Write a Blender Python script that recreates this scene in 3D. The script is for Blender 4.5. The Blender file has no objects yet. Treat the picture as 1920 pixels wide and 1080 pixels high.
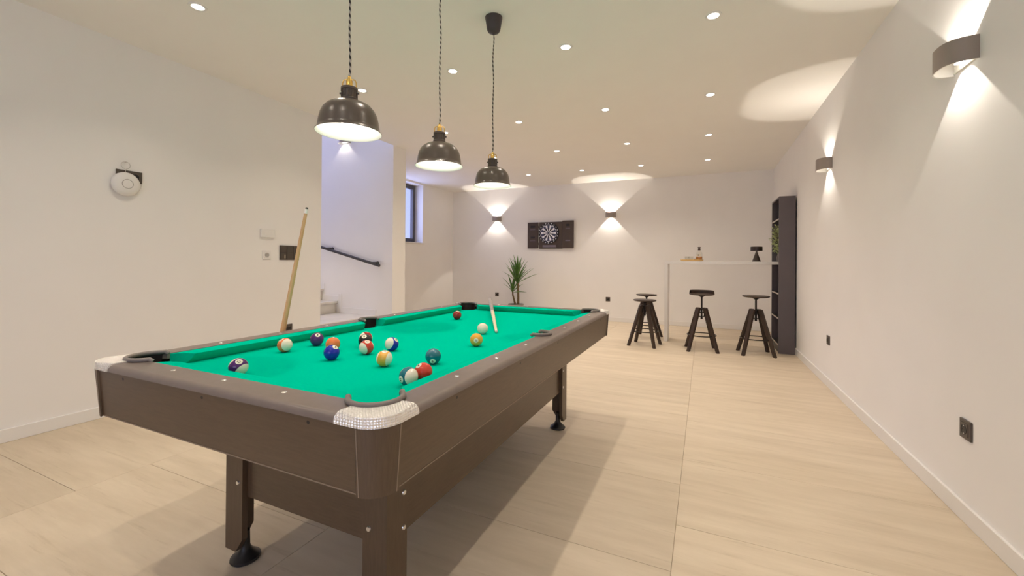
import bpy, bmesh, math, random
from mathutils import Vector, Matrix
random.seed(7)
PI = math.pi
scene = bpy.context.scene
C = scene.collection

# ------------------------------------------------------------------ camera
cam = bpy.data.cameras.new('camera')
cam_o = bpy.data.objects.new('camera', cam)
C.objects.link(cam_o)
cam.sensor_width = 36.0
cam.lens = 787.81 / 1920 * 36.0
cam.shift_y = -(540 - 489.18) / 1920
cam.clip_start = 0.02
FWD = Vector((-0.41501954, 0.90980525, 0.00363216))
RGT = Vector((0.90979285, 0.41498104, 0.00822825))
UPV = Vector((-0.00597883, -0.0067194, 0.99995955))
CAM = Vector((0, 0, 1.1))
M = Matrix.Identity(4)
for i in range(3):
    M[i][0], M[i][1], M[i][2], M[i][3] = RGT[i], UPV[i], -FWD[i], CAM[i]
cam_o.matrix_world = M
scene.camera = cam_o

# ------------------------------------------------------------------ view
scene.view_settings.view_transform = 'Standard'
scene.view_settings.look = 'None'
scene.view_settings.gamma = 1.0
scene.view_settings.use_curve_mapping = False
scene.view_settings.exposure = -0.16
scene.cycles.max_bounces = 12
scene.cycles.diffuse_bounces = 8
scene.cycles.sample_clamp_indirect = 6.0
scene.cycles.use_adaptive_sampling = True
scene.cycles.adaptive_threshold = 0.03
scene.cycles.caustics_reflective = False
scene.cycles.caustics_refractive = False

# ------------------------------------------------------------------ world: dusk sky
world = bpy.data.worlds.new('world')
scene.world = world
world.use_nodes = True
wn = world.node_tree
wn.nodes.clear()
w_out = wn.nodes.new('ShaderNodeOutputWorld')
w_bg = wn.nodes.new('ShaderNodeBackground')
w_tc = wn.nodes.new('ShaderNodeTexCoord')
w_sx = wn.nodes.new('ShaderNodeSeparateXYZ')
w_cr = wn.nodes.new('ShaderNodeValToRGB')
w_cr.color_ramp.elements[0].color = (0.56, 0.62, 1.0, 1)
w_cr.color_ramp.elements[1].color = (0.16, 0.27, 0.95, 1)
wn.links.new(w_tc.outputs['Generated'], w_sx.inputs[0])
wn.links.new(w_sx.outputs['Z'], w_cr.inputs[0])
wn.links.new(w_cr.outputs[0], w_bg.inputs['Color'])
w_bg.inputs['Strength'].default_value = 1.35
wn.links.new(w_bg.outputs[0], w_out.inputs[0])

# light levels
DOWN_W = 1.45         # each recessed ceiling spotlight
SCONCE_W = 13.5       # each beam of a wall light
BULB_E = 14.0         # pendant bulb emission
ASSUMED_STAIR_W = 100.0        # blue light added at the assumed, unseen stair window
FILL_DOOR_W = 32.0         # fill light from the added, unseen door behind the camera
WIN_W = 15.0           # dusk light through the recess window
ASSUMED_STEP_W = 4.0           # warm light added by the assumed, unseen step light
WARM = (1.0, 0.86, 0.71)
WARM2 = (1.0, 0.90, 0.78)

# ------------------------------------------------------------------ room numbers
XR, XL, YB, H = 1.034, -3.795, 8.022, 2.658
YF = -2.6            # wall behind the camera
XW = -5.12           # window wall in the recess
YP0, YP1 = 4.46, 4.72   # partition between the stairs and the recess
YS = 3.30            # end of the left wall, where the stairs begin

# ------------------------------------------------------------------ materials
MATS = {}
def nodes_of(name):
    m = bpy.data.materials.new(name)
    m.use_nodes = True
    nt = m.node_tree
    return m, nt, nt.nodes['Principled BSDF']

def mat(name, col, rough=0.5, metal=0.0, bump=0.0, bscale=60.0, var=0.0, vscale=8.0, stretch=(1, 1, 1),
        spec=0.5, emit=None, estr=0.0, coat=0.0, trans=0.0, ior=1.45, alpha=1.0):
    if name in MATS:
        return MATS[name]
    m, nt, b = nodes_of(name)
    b.inputs['Base Color'].default_value = (*col, 1)
    b.inputs['Roughness'].default_value = rough
    b.inputs['Metallic'].default_value = metal
    b.inputs['Specular IOR Level'].default_value = spec
    b.inputs['Coat Weight'].default_value = coat
    b.inputs['Transmission Weight'].default_value = trans
    b.inputs['IOR'].default_value = ior
    b.inputs['Alpha'].default_value = alpha
    if emit:
        b.inputs['Emission Color'].default_value = (*emit, 1)
        b.inputs['Emission Strength'].default_value = estr
    tc = nt.nodes.new('ShaderNodeTexCoord')
    mp = nt.nodes.new('ShaderNodeMapping')
    mp.inputs['Scale'].default_value = stretch
    nt.links.new(tc.outputs['Object'], mp.inputs[0])
    n1 = nt.nodes.new('ShaderNodeTexNoise')
    n1.inputs['Scale'].default_value = vscale
    n1.inputs['Detail'].default_value = 5 if var > 0.01 else 1
    nt.links.new(mp.outputs[0], n1.inputs['Vector'])
    if var > 0:
        cr = nt.nodes.new('ShaderNodeValToRGB')
        cr.color_ramp.elements[0].position = 0.3
        cr.color_ramp.elements[1].position = 0.7
        cr.color_ramp.elements[0].color = (*[max(0, c * (1 - var)) for c in col], 1)
        cr.color_ramp.elements[1].color = (*[min(1, c * (1 + var)) for c in col], 1)
        nt.links.new(n1.outputs['Fac'], cr.inputs[0])
        nt.links.new(cr.outputs[0], b.inputs['Base Color'])
    if bump > 0:
        n2 = nt.nodes.new('ShaderNodeTexNoise')
        n2.inputs['Scale'].default_value = bscale
        n2.inputs['Detail'].default_value = 4
        nt.links.new(mp.outputs[0], n2.inputs['Vector'])
        bp = nt.nodes.new('ShaderNodeBump')
        bp.inputs['Strength'].default_value = bump
        bp.inputs['Distance'].default_value = 0.002
        nt.links.new(n2.outputs['Fac'], bp.inputs['Height'])
        nt.links.new(bp.outputs[0], b.inputs['Normal'])
    MATS[name] = m
    return m

def tile_material():
    m, nt, b = nodes_of('stone_tile')
    L = nt.links.new
    ge = nt.nodes.new('ShaderNodeNewGeometry')
    oi = nt.nodes.new('ShaderNodeObjectInfo')
    # every tile shows another piece of the stone: shift the coordinates by the tile's random number
    comb = nt.nodes.new('ShaderNodeCombineXYZ')
    mul = nt.nodes.new('ShaderNodeMath'); mul.operation = 'MULTIPLY'; mul.inputs[1].default_value = 37.0
    L(oi.outputs['Random'], mul.inputs[0]); L(mul.outputs[0], comb.inputs['Z'])
    add = nt.nodes.new('ShaderNodeVectorMath'); add.operation = 'ADD'
    L(ge.outputs['Position'], add.inputs[0]); L(comb.outputs[0], add.inputs[1])
    mp = nt.nodes.new('ShaderNodeMapping'); mp.inputs['Scale'].default_value = (1.0, 7.0, 1.0)
    mp.inputs['Rotation'].default_value = (0, 0, 0.09)
    L(add.outputs[0], mp.inputs[0])
    n1 = nt.nodes.new('ShaderNodeTexNoise'); n1.inputs['Scale'].default_value = 1.7; n1.inputs['Detail'].default_value = 5
    n1.inputs['Roughness'].default_value = 0.62
    L(mp.outputs[0], n1.inputs['Vector'])
    cr = nt.nodes.new('ShaderNodeValToRGB')
    cr.color_ramp.elements[0].position = 0.30; cr.color_ramp.elements[0].color = (0.565, 0.475, 0.355, 1)
    cr.color_ramp.elements[1].position = 0.70; cr.color_ramp.elements[1].color = (0.675, 0.58, 0.45, 1)
    L(n1.outputs['Fac'], cr.inputs[0])
    # thin darker veins
    mp2 = nt.nodes.new('ShaderNodeMapping'); mp2.inputs['Scale'].default_value = (1.6, 22.0, 1.0)
    mp2.inputs['Rotation'].default_value = (0, 0, 0.12)
    L(add.outputs[0], mp2.inputs[0])
    n2 = nt.nodes.new('ShaderNodeTexNoise'); n2.inputs['Scale'].default_value = 1.5; n2.inputs['Detail'].default_value = 4
    n2.inputs['Roughness'].default_value = 0.7
    L(mp2.outputs[0], n2.inputs['Vector'])
    cr2 = nt.nodes.new('ShaderNodeValToRGB')
    cr2.color_ramp.elements[0].position = 0.30; cr2.color_ramp.elements[0].color = (0.84, 0.82, 0.78, 1)
    cr2.color_ramp.elements[1].position = 0.42; cr2.color_ramp.elements[1].color = (1, 1, 1, 1)
    L(n2.outputs['Fac'], cr2.inputs[0])
    mx = nt.nodes.new('ShaderNodeMix'); mx.data_type = 'RGBA'; mx.blend_type = 'MULTIPLY'
    mx.inputs['Factor'].default_value = 0.7
    L(cr.outputs[0], mx.inputs['A']); L(cr2.outputs[0], mx.inputs['B'])
    mr = nt.nodes.new('ShaderNodeMapRange')
    mr.inputs['To Min'].default_value = 0.955; mr.inputs['To Max'].default_value = 1.03
    L(oi.outputs['Random'], mr.inputs['Value'])
    mx2 = nt.nodes.new('ShaderNodeMix'); mx2.data_type = 'RGBA'; mx2.blend_type = 'MULTIPLY'
    mx2.inputs['Factor'].default_value = 1.0
    L(mx.outputs['Result'], mx2.inputs['A']); L(mr.outputs[0], mx2.inputs['B'])
    L(mx2.outputs['Result'], b.inputs['Base Color'])
    b.inputs['Roughness'].default_value = 0.52
    b.inputs['Specular IOR Level'].default_value = 0.35
    bp = nt.nodes.new('ShaderNodeBump'); bp.inputs['Strength'].default_value = 0.12; bp.inputs['Distance'].default_value = 0.001
    L(n2.outputs['Fac'], bp.inputs['Height']); L(bp.outputs[0], b.inputs['Normal'])
    return m

def glass_material(name, tint, gloss=0.12):
    m = bpy.data.materials.new(name); m.use_nodes = True
    nt = m.node_tree; nt.nodes.clear()
    o = nt.nodes.new('ShaderNodeOutputMaterial'); mix = nt.nodes.new('ShaderNodeMixShader')
    t = nt.nodes.new('ShaderNodeBsdfTransparent'); g = nt.nodes.new('ShaderNodeBsdfGlossy')
    lw = nt.nodes.new('ShaderNodeLayerWeight'); lw.inputs[0].default_value = 0.5
    pw = nt.nodes.new('ShaderNodeMath'); pw.operation = 'POWER'; pw.inputs[1].default_value = 4.0
    f = nt.nodes.new('ShaderNodeMath'); f.operation = 'MULTIPLY_ADD'; f.inputs[1].default_value = 0.7; f.inputs[2].default_value = 0.04
    nt.links.new(lw.outputs['Facing'], pw.inputs[0]); nt.links.new(pw.outputs[0], f.inputs[0])
    t.inputs[0].default_value = (*tint, 1); g.inputs['Roughness'].default_value = 0.02
    nt.links.new(f.outputs[0], mix.inputs[0]); nt.links.new(t.outputs[0], mix.inputs[1]); nt.links.new(g.outputs[0], mix.inputs[2])
    nt.links.new(mix.outputs[0], o.inputs[0])
    MATS[name] = m
    return m

def diamond_plate_material():
    m, nt, b = nodes_of('textured_chrome')
    b.inputs['Base Color'].default_value = (0.93, 0.91, 0.87, 1)
    b.inputs['Metallic'].default_value = 0.6; b.inputs['Roughness'].default_value = 0.25
    tc = nt.nodes.new('ShaderNodeTexCoord'); mp = nt.nodes.new('ShaderNodeMapping')
    mp.inputs['Rotation'].default_value = (0, 0, PI / 4)
    v = nt.nodes.new('ShaderNodeTexVoronoi'); v.inputs['Scale'].default_value = 170.0; v.inputs['Randomness'].default_value = 0.15
    bp = nt.nodes.new('ShaderNodeBump'); bp.inputs['Strength'].default_value = 0.9; bp.inputs['Distance'].default_value = 0.0032
    nt.links.new(tc.outputs['Object'], mp.inputs[0]); nt.links.new(mp.outputs[0], v.inputs['Vector'])
    nt.links.new(v.outputs['Distance'], bp.inputs['Height']); nt.links.new(bp.outputs[0], b.inputs['Normal'])
    MATS['chrome'] = m
    return m

def wood_material(name, c1, c2, rough, scale=(1, 1, 1), spec=0.4):
    m, nt, b = nodes_of(name)
    tc = nt.nodes.new('ShaderNodeTexCoord'); mp = nt.nodes.new('ShaderNodeMapping')
    mp.inputs['Scale'].default_value = scale
    n = nt.nodes.new('ShaderNodeTexNoise'); n.inputs['Scale'].default_value = 6.0; n.inputs['Detail'].default_value = 8
    n.inputs['Roughness'].default_value = 0.65
    cr = nt.nodes.new('ShaderNodeValToRGB')
    cr.color_ramp.elements[0].position = 0.3; cr.color_ramp.elements[0].color = (*c1, 1)
    cr.color_ramp.elements[1].position = 0.7; cr.color_ramp.elements[1].color = (*c2, 1)
    nt.links.new(tc.outputs['Object'], mp.inputs[0]); nt.links.new(mp.outputs[0], n.inputs['Vector'])
    nt.links.new(n.outputs['Fac'], cr.inputs[0]); nt.links.new(cr.outputs[0], b.inputs['Base Color'])
    b.inputs['Roughness'].default_value = rough; b.inputs['Specular IOR Level'].default_value = spec
    bp = nt.nodes.new('ShaderNodeBump'); bp.inputs['Strength'].default_value = 0.08; bp.inputs['Distance'].default_value = 0.001
    nt.links.new(n.outputs['Fac'], bp.inputs['Height']); nt.links.new(bp.outputs[0], b.inputs['Normal'])
    MATS[name] = m
    return m

def cord_material():
    m, nt, b = nodes_of('striped_cord')
    tc = nt.nodes.new('ShaderNodeTexCoord')
    w = nt.nodes.new('ShaderNodeTexWave'); w.wave_type = 'BANDS'; w.bands_direction = 'DIAGONAL'
    w.inputs['Scale'].default_value = 24.0; w.inputs['Distortion'].default_value = 0.0
    cr = nt.nodes.new('ShaderNodeValToRGB'); cr.color_ramp.interpolation = 'CONSTANT'
    cr.color_ramp.elements[0].color = (0.02, 0.018, 0.016, 1)
    cr.color_ramp.elements[1].position = 0.55; cr.color_ramp.elements[1].color = (0.42, 0.38, 0.32, 1)
    nt.links.new(tc.outputs['Object'], w.inputs['Vector']); nt.links.new(w.outputs['Fac'], cr.inputs[0])
    nt.links.new(cr.outputs[0], b.inputs['Base Color']); b.inputs['Roughness'].default_value = 0.8
    MATS['cord'] = m
    return m

WALL = mat('wall_paint', (0.875, 0.862, 0.845), 0.9, var=0.008, vscale=3, spec=0.1)
CEIL = mat('ceiling_paint', (0.89, 0.875, 0.84), 0.92, var=0.006, vscale=3, spec=0.1)
BASE = mat('baseboard_paint', (0.84, 0.825, 0.80), 0.45, bump=0.03, bscale=90)
GROUT = mat('grout', (0.50, 0.42, 0.325), 0.9, bump=0.1)
TILE = tile_material()
STONE = mat('stair_stone', (0.78, 0.74, 0.66), 0.45, var=0.05, vscale=5)
LAMIN = wood_material('dark_laminate', (0.084, 0.053, 0.031), (0.112, 0.072, 0.043), 0.36, (30, 2.5, 30), spec=0.5)
LAMINX = wood_material('dark_laminate_cross', (0.084, 0.053, 0.031), (0.112, 0.072, 0.043), 0.36, (2.5, 30, 30), spec=0.5)
LAMINZ = wood_material('dark_laminate_upright', (0.084, 0.053, 0.031), (0.112, 0.072, 0.043), 0.40, (30, 30, 2.5), spec=0.5)
RAILM = mat('rail_laminate', (0.175, 0.140, 0.122), 0.33, var=0.06, vscale=30, bump=0.03, bscale=300, spec=0.6)
CLOTH = mat('green_cloth', (0.0, 0.50, 0.33), 0.95, bump=0.25, bscale=900, var=0.03, vscale=120, spec=0.0)
CHROME = diamond_plate_material()
STEEL = mat('bright_steel', (0.82, 0.80, 0.77), 0.25, 1.0, bump=0.02)
EDGE = mat('trim_highlight', (0.22, 0.165, 0.12), 0.4, bump=0.02)  # pale tone for the post trim and the painted highlight under the aprons
LINER = mat('grey_pocket_liner', (0.19, 0.165, 0.15), 0.42, bump=0.03)
POCKET = mat('pocket_leather', (0.016, 0.008, 0.006), 0.6, bump=0.2, bscale=150)
BLACKP = mat('black_plastic', (0.018, 0.016, 0.015), 0.4, bump=0.03)
BOLT = mat('bolt_steel', (0.75, 0.73, 0.70), 0.3, 0.9, bump=0.02)
SHADE = mat('pendant_shade_paint', (0.088, 0.069, 0.053), 0.28, var=0.05, vscale=20, spec=0.6)
CUPM = mat('ceiling_cup_plastic', (0.062, 0.050, 0.052), 0.45, bump=0.02)
LINING = mat('white_lining', (0.88, 0.86, 0.82), 0.5, bump=0.02)
BRASS = mat('brass', (0.83, 0.56, 0.16), 0.25, 1.0, bump=0.02)
CORD = cord_material()
BULB = mat('lit_bulb', (1, 1, 1), 0.5, emit=WARM2, estr=BULB_E, bump=0.01)
LED = mat('lit_led', (1, 1, 1), 0.5, emit=(1.0, 0.93, 0.82), estr=14.0, bump=0.01)
SCON = mat('sconce_metal', (0.33, 0.28, 0.245), 0.42, 0.3, bump=0.03, bscale=300)
DARKPLATE = mat('dark_plate', (0.085, 0.068, 0.056), 0.38, bump=0.02)
WHITEP = mat('white_plastic', (0.82, 0.81, 0.79), 0.35, bump=0.02)
GREYP = mat('grey_plastic', (0.42, 0.40, 0.38), 0.45, bump=0.02)
FRAME = mat('window_aluminium', (0.105, 0.098, 0.10), 0.4, 0.2, bump=0.03)
PANE = glass_material('window_glass', (0.97, 0.98, 1.0))
GLASS = glass_material('clear_glass', (0.95, 0.95, 0.93))
RAILING = mat('handrail_paint', (0.045, 0.038, 0.036), 0.45, bump=0.03)
CUEW = wood_material('cue_maple', (0.60, 0.34, 0.15), (0.72, 0.45, 0.23), 0.35, (12, 12, 1.0))
CUEW2 = wood_material('cue_pale_maple', (0.74, 0.62, 0.42), (0.82, 0.72, 0.52), 0.35, (12, 12, 1.0))
BARW = mat('bar_white_laminate', (0.76, 0.745, 0.725), 0.32, var=0.015, vscale=6, bump=0.02)
STOOLW = wood_material('stool_dark_wood', (0.030, 0.017, 0.011), (0.055, 0.034, 0.023), 0.4, (20, 20, 2))
STOOLM = mat('stool_metal', (0.028, 0.023, 0.020), 0.35, 0.6, bump=0.03)
CASE = mat('bookcase_grey', (0.110, 0.092, 0.098), 0.42, bump=0.03, bscale=200, var=0.03)
CASEIN = mat('bookcase_inside', (0.030, 0.024, 0.023), 0.5, bump=0.03, bscale=200)
CASEEDGE = mat('bookcase_shelf_edge', (0.42, 0.38, 0.35), 0.45, bump=0.02)
LEAF = mat('yucca_leaf', (0.075, 0.175, 0.030), 0.42, var=0.35, vscale=14, bump=0.05)
LEAF2 = mat('shelf_plant_leaf', (0.46, 0.52, 0.24), 0.5, var=0.3, vscale=30, bump=0.05)
TRUNK = mat('yucca_trunk', (0.17, 0.115, 0.055), 0.85, var=0.3, vscale=25, bump=0.6, bscale=60, stretch=(1, 1, 4))
POTM = mat('planter_grey', (0.30, 0.28, 0.26), 0.6, bump=0.1)
SOIL = mat('soil', (0.05, 0.035, 0.025), 0.95, bump=1.0, bscale=90, var=0.3, vscale=60)
BRONZE = mat('lamp_bronze', (0.055, 0.042, 0.036), 0.38, 0.5, bump=0.02)
TRAYW = wood_material('tray_bamboo', (0.55, 0.34, 0.12), (0.70, 0.47, 0.20), 0.4, (2, 25, 25))
AMBER = mat('amber_liquor', (0.55, 0.20, 0.02), 0.1, bump=0.01, coat=0.5)
LABELM = mat('paper_label', (0.70, 0.62, 0.46), 0.7, bump=0.05)
DBLACK = mat('dart_black', (0.012, 0.012, 0.016), 0.5, bump=0.05)
DWHITE = mat('dart_white', (0.75, 0.75, 0.82), 0.5, bump=0.05)
DBLUE = mat('dart_blue', (0.045, 0.05, 0.11), 0.5, bump=0.05)
DPRINT = mat('dart_print', (0.16, 0.14, 0.18), 0.6, bump=0.02)
DCASE = mat('dart_case', (0.062, 0.044, 0.038), 0.5, var=0.06, vscale=30, bump=0.05)

# ------------------------------------------------------------------ builders
def tag(o, label=None, cat=None, group=None, kind=None):
    if label: o['label'] = label
    if cat: o['category'] = cat
    if group: o['group'] = group
    if kind: o['kind'] = kind
    return o

def empty(name, loc=(0, 0, 0), rotz=0.0, label=None, cat=None, group=None):
    o = bpy.data.objects.new(name, None)
    o.empty_display_size = 0.1
    C.objects.link(o)
    o.location = loc
    o.rotation_euler = (0, 0, rotz)
    return tag(o, label, cat, group)

def obj(name, bm, mats, parent=None, smooth=None, loc=None):
    me = bpy.data.meshes.new(name)
    bmesh.ops.recalc_face_normals(bm, faces=bm.faces[:])
    bm.to_mesh(me)
    bm.free()
    if not isinstance(mats, (list, tuple)):
        mats = [mats]
    for m in mats:
        me.materials.append(m)
    if smooth is not None:
        me.shade_smooth()
        me.set_sharp_from_angle(angle=math.radians(smooth))
    o = bpy.data.objects.new(name, me)
    C.objects.link(o)
    if parent:
        o.parent = parent
    if loc:
        o.location = loc
    return o

def dup(root, loc=None, rotz=None):
    r = root.copy()
    C.objects.link(r)
    if loc is not None: r.location = loc
    if rotz is not None: r.rotation_euler = (0, 0, rotz)
    for ch in list(root.children):
        c = ch.copy(); C.objects.link(c); c.parent = r
        for g in list(ch.children):
            d = g.copy(); C.objects.link(d); d.parent = c
    return r

def B():
    return bmesh.new()

def box(bm, x0, x1, y0, y1, z0, z1, bev=0.0, seg=2, mi=0):
    v = [bm.verts.new(q) for q in ((x0, y0, z0), (x1, y0, z0), (x1, y1, z0), (x0, y1, z0),
                                   (x0, y0, z1), (x1, y0, z1), (x1, y1, z1), (x0, y1, z1))]
    fs = [bm.faces.new([v[i] for i in q]) for q in ((3, 2, 1, 0), (4, 5, 6, 7), (0, 1, 5, 4), (1, 2, 6, 5), (2, 3, 7, 6), (3, 0, 4, 7))]
    for f in fs: f.material_index = mi
    if bev > 0:
        es = set()
        for f in fs: es.update(f.edges)
        bmesh.ops.bevel(bm, geom=list(es), offset=bev, segments=seg, affect='EDGES', profile=0.5)
    return bm

def ring_frame(p0, p1):
    d = (Vector(p1) - Vector(p0)).normalized()
    a = Vector((0, 0, 1)) if abs(d.z) < 0.9 else Vector((1, 0, 0))
    x = d.cross(a).normalized()
    return x, d.cross(x).normalized()

def cyl(bm, p0, p1, r0, r1=None, n=24, caps=True, mi=0):
    r1 = r0 if r1 is None else r1
    x, y = ring_frame(p0, p1)
    A = [bm.verts.new(Vector(p0) + (x * math.cos(2 * PI * i / n) + y * math.sin(2 * PI * i / n)) * r0) for i in range(n)]
    D = [bm.verts.new(Vector(p1) + (x * math.cos(2 * PI * i / n) + y * math.sin(2 * PI * i / n)) * r1) for i in range(n)]
    for i in range(n):
        bm.faces.new((A[i], A[(i + 1) % n], D[(i + 1) % n], D[i])).material_index = mi
    if caps:
        bm.faces.new(A[::-1]).material_index = mi
        bm.faces.new(D).material_index = mi
    return bm

def lathe(bm, prof, n=40, cx=0.0, cy=0.0, a0=0.0, a1=None, mi=0, sx=1.0, sy=1.0):
    full = a1 is None
    cnt = n if full else n + 1
    rows = []
    for r, z in prof:
        if r < 1e-6:
            rows.append([bm.verts.new((cx, cy, z))])
        else:
            row = []
            for i in range(cnt):
                a = 2 * PI * i / n if full else a0 + (a1 - a0) * i / n
                row.append(bm.verts.new((cx + sx * r * math.cos(a), cy + sy * r * math.sin(a), z)))
            rows.append(row)
    for k in range(len(rows) - 1):
        p, q = rows[k], rows[k + 1]
        for i in range(n):
            j = (i + 1) % n if full else i + 1
            if len(p) == 1 and len(q) == 1: continue
            if len(p) == 1: f = bm.faces.new((p[0], q[i], q[j]))
            elif len(q) == 1: f = bm.faces.new((p[i], p[j], q[0]))
            else: f = bm.faces.new((p[i], p[j], q[j], q[i]))
            f.material_index = mi
    return bm

def tube(bm, pts, r, n=10, closed=False, caps=True, mi=0):
    P = [Vector(q) for q in pts]
    rows = []
    N = len(P)
    prev = None
    for k in range(N):
        if closed: t = (P[(k + 1) % N] - P[k - 1]).normalized()
        elif k == 0: t = (P[1] - P[0]).normalized()
        elif k == N - 1: t = (P[-1] - P[-2]).normalized()
        else: t = (P[k + 1] - P[k - 1]).normalized()
        if prev is None:
            a = Vector((0, 0, 1)) if abs(t.z) < 0.9 else Vector((1, 0, 0))
            x = t.cross(a).normalized()
        else:
            x = (prev - t * prev.dot(t)).normalized()
        prev = x
        y = t.cross(x)
        rr = r[k] if isinstance(r, (list, tuple)) else r
        rows.append([bm.verts.new(P[k] + (x * math.cos(2 * PI * i / n) + y * math.sin(2 * PI * i / n)) * rr) for i in range(n)])
    for k in range(N if closed else N - 1):
        p, q = rows[k], rows[(k + 1) % N]
        for i in range(n):
            bm.faces.new((p[i], p[(i + 1) % n], q[(i + 1) % n], q[i])).material_index = mi
    if caps and not closed:
        bm.faces.new(rows[0][::-1]).material_index = mi
        bm.faces.new(rows[-1]).material_index = mi
    return bm

def prism(bm, poly, z0, z1, bevel=None, boff=0.01, bseg=3):
    """poly: 2-D outline; bevel(mx, my): True for the top edges to be rounded"""
    A = [bm.verts.new((x, y, z0)) for x, y in poly]
    D = [bm.verts.new((x, y, z1)) for x, y in poly]
    n = len(poly)
    bm.faces.new(A[::-1]); bm.faces.new(D)
    for i in range(n):
        bm.faces.new((A[i], A[(i + 1) % n], D[(i + 1) % n], D[i]))
    if bevel:
        es = []
        for i in range(n):
            e = bm.edges.get((D[i], D[(i + 1) % n]))
            m = (D[i].co + D[(i + 1) % n].co) / 2
            if bevel(m.x, m.y): es.append(e)
        if es:
            bmesh.ops.bevel(bm, geom=es, offset=boff, segments=bseg, affect='EDGES', profile=0.5)
    return bm

def arc(cx, cy, r, a0, a1, n):
    return [(cx + r * math.cos(math.radians(a0 + (a1 - a0) * i / n)), cy + r * math.sin(math.radians(a0 + (a1 - a0) * i / n))) for i in range(n + 1)]

def struct(name, bm, m, smooth=None):
    return tag(obj(name, bm, m, smooth=smooth), kind='structure')

# ------------------------------------------------------------------ setting: floor with tiles
b = B(); box(b, XL, XR, YF, YB, -0.20, -0.004); box(b, XW, XL, YP1, YB, -0.20, -0.004)
floor = struct('floor', b, GROUT)
TX, TY, X0 = 1.30, 0.65, -0.10
tile_cache = {}
def add_tile(x0, x1, y0, y1):
    g = 0.0009
    w, d = x1 - x0 - 2 * g, y1 - y0 - 2 * g
    if w < 0.02 or d < 0.02: return
    key = (round(w, 4), round(d, 4))
    if key not in tile_cache:
        t = B(); box(t, -w / 2, w / 2, -d / 2, d / 2, -0.004, 0.0)
        top = [e for e in t.edges if all(abs(v.co.z) < 1e-6 for v in e.verts)]
        bmesh.ops.bevel(t, geom=top, offset=0.0008, segments=1, affect='EDGES')
        o = obj('tile', t, TILE, floor)
        tile_cache[key] = o.data
    else:
        o = bpy.data.objects.new('tile', tile_cache[key]); C.objects.link(o); o.parent = floor
    o.location = ((x0 + x1) / 2, (y0 + y1) / 2, 0)
for (rx0, rx1, ry0, ry1) in ((XL, XR, YF, YB), (XW, XL, YP1, YB)):
    for ci in range(-5, 2):
        cx0 = X0 + TX * ci
        off = 1.61 if ci % 2 else 1.61 + TY / 2 - 0.03
        for ri in range(-8, 12):
            cy0 = off + TY * ri
            x0, x1 = max(cx0, rx0), min(cx0 + TX, rx1)
            y0, y1 = max(cy0, ry0), min(cy0 + TY, ry1)
            if x1 > x0 and y1 > y0: add_tile(x0, x1, y0, y1)

# ceiling
b = B(); box(b, XL, XR, YF, YB, H, H + 0.3); box(b, XW - 0.35, XL, YP1, YB, H, H + 0.3)
struct('ceiling', b, CEIL)
# walls
b = B(); box(b, XR, XR + 0.2, YF - 0.2, YB + 0.2, -0.2, H + 0.3); struct('wall_right', b, WALL)
b = B(); box(b, XW - 0.35, XR, YB, YB + 0.2, -0.2, H + 0.3); struct('wall_back', b, WALL)
b = B()
GX0, GX1, GZ1 = -1.7, 0.7, 2.25        # opening for the added, unseen fill door behind the camera
box(b, XL - 0.25, GX0, YF - 0.2, YF, -0.2, H + 0.3); box(b, GX1, XR, YF - 0.2, YF, -0.2, H + 0.3)
box(b, GX0, GX1, YF - 0.2, YF, GZ1, H + 0.3); box(b, GX0, GX1, YF - 0.2, YF, -0.2, 0.0)
struct('wall_front', b, WALL)
b = B(); box(b, XL - 0.25, XL, YF, YS, -0.2, H + 0.3, 0.0); struct('wall_left', b, WALL)
XS = -7.2            # far end of the stairwell
ZS = 5.2
b = B(); box(b, XS, XL, YP0, YP1, -0.2, ZS); struct('wall_partition', b, WALL)
b = B(); box(b, XS, XL - 0.25, YS - 0.25, YS, -0.2, ZS); box(b, XL - 0.25, XL, YS - 0.25, YS, H + 0.3, ZS); struct('wall_stair_side', b, WALL)
b = B(); box(b, XL, XL + 0.2, YS - 0.25, YP1, H + 0.3, ZS); struct('wall_stair_upper', b, WALL)
b = B(); box(b, XS - 0.2, XL + 0.2, YS - 0.25, YP1, ZS, ZS + 0.2); struct('ceiling_stair', b, CEIL)
# end wall of the stairwell with an opening for the assumed, unseen window
b = B()
wy0, wy1, wz0, wz1 = 3.42, 4.34, 3.0, 4.7
box(b, XS - 0.2, XS, YS - 0.25, YP1, -0.2, wz0); box(b, XS - 0.2, XS, YS - 0.25, YP1, wz1, ZS)
box(b, XS - 0.2, XS, YS - 0.25, wy0, wz0, wz1); box(b, XS - 0.2, XS, wy1, YP1, wz0, wz1)
struct('wall_stair_end', b, WALL)
# window wall of the recess
WY0, WY1, WZ0, WZ1 = 5.80, 6.905, 1.455, 2.625
b = B()
for q in ((YP1, WY0, -0.2, H + 0.3), (WY1, YB, -0.2, H + 0.3), (WY0, WY1, -0.2, WZ0), (WY0, WY1, WZ1, H + 0.3)):
    box(b, XW - 0.30, XW, q[0], q[1], q[2], q[3])
struct('wall_window', b, WALL)

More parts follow.
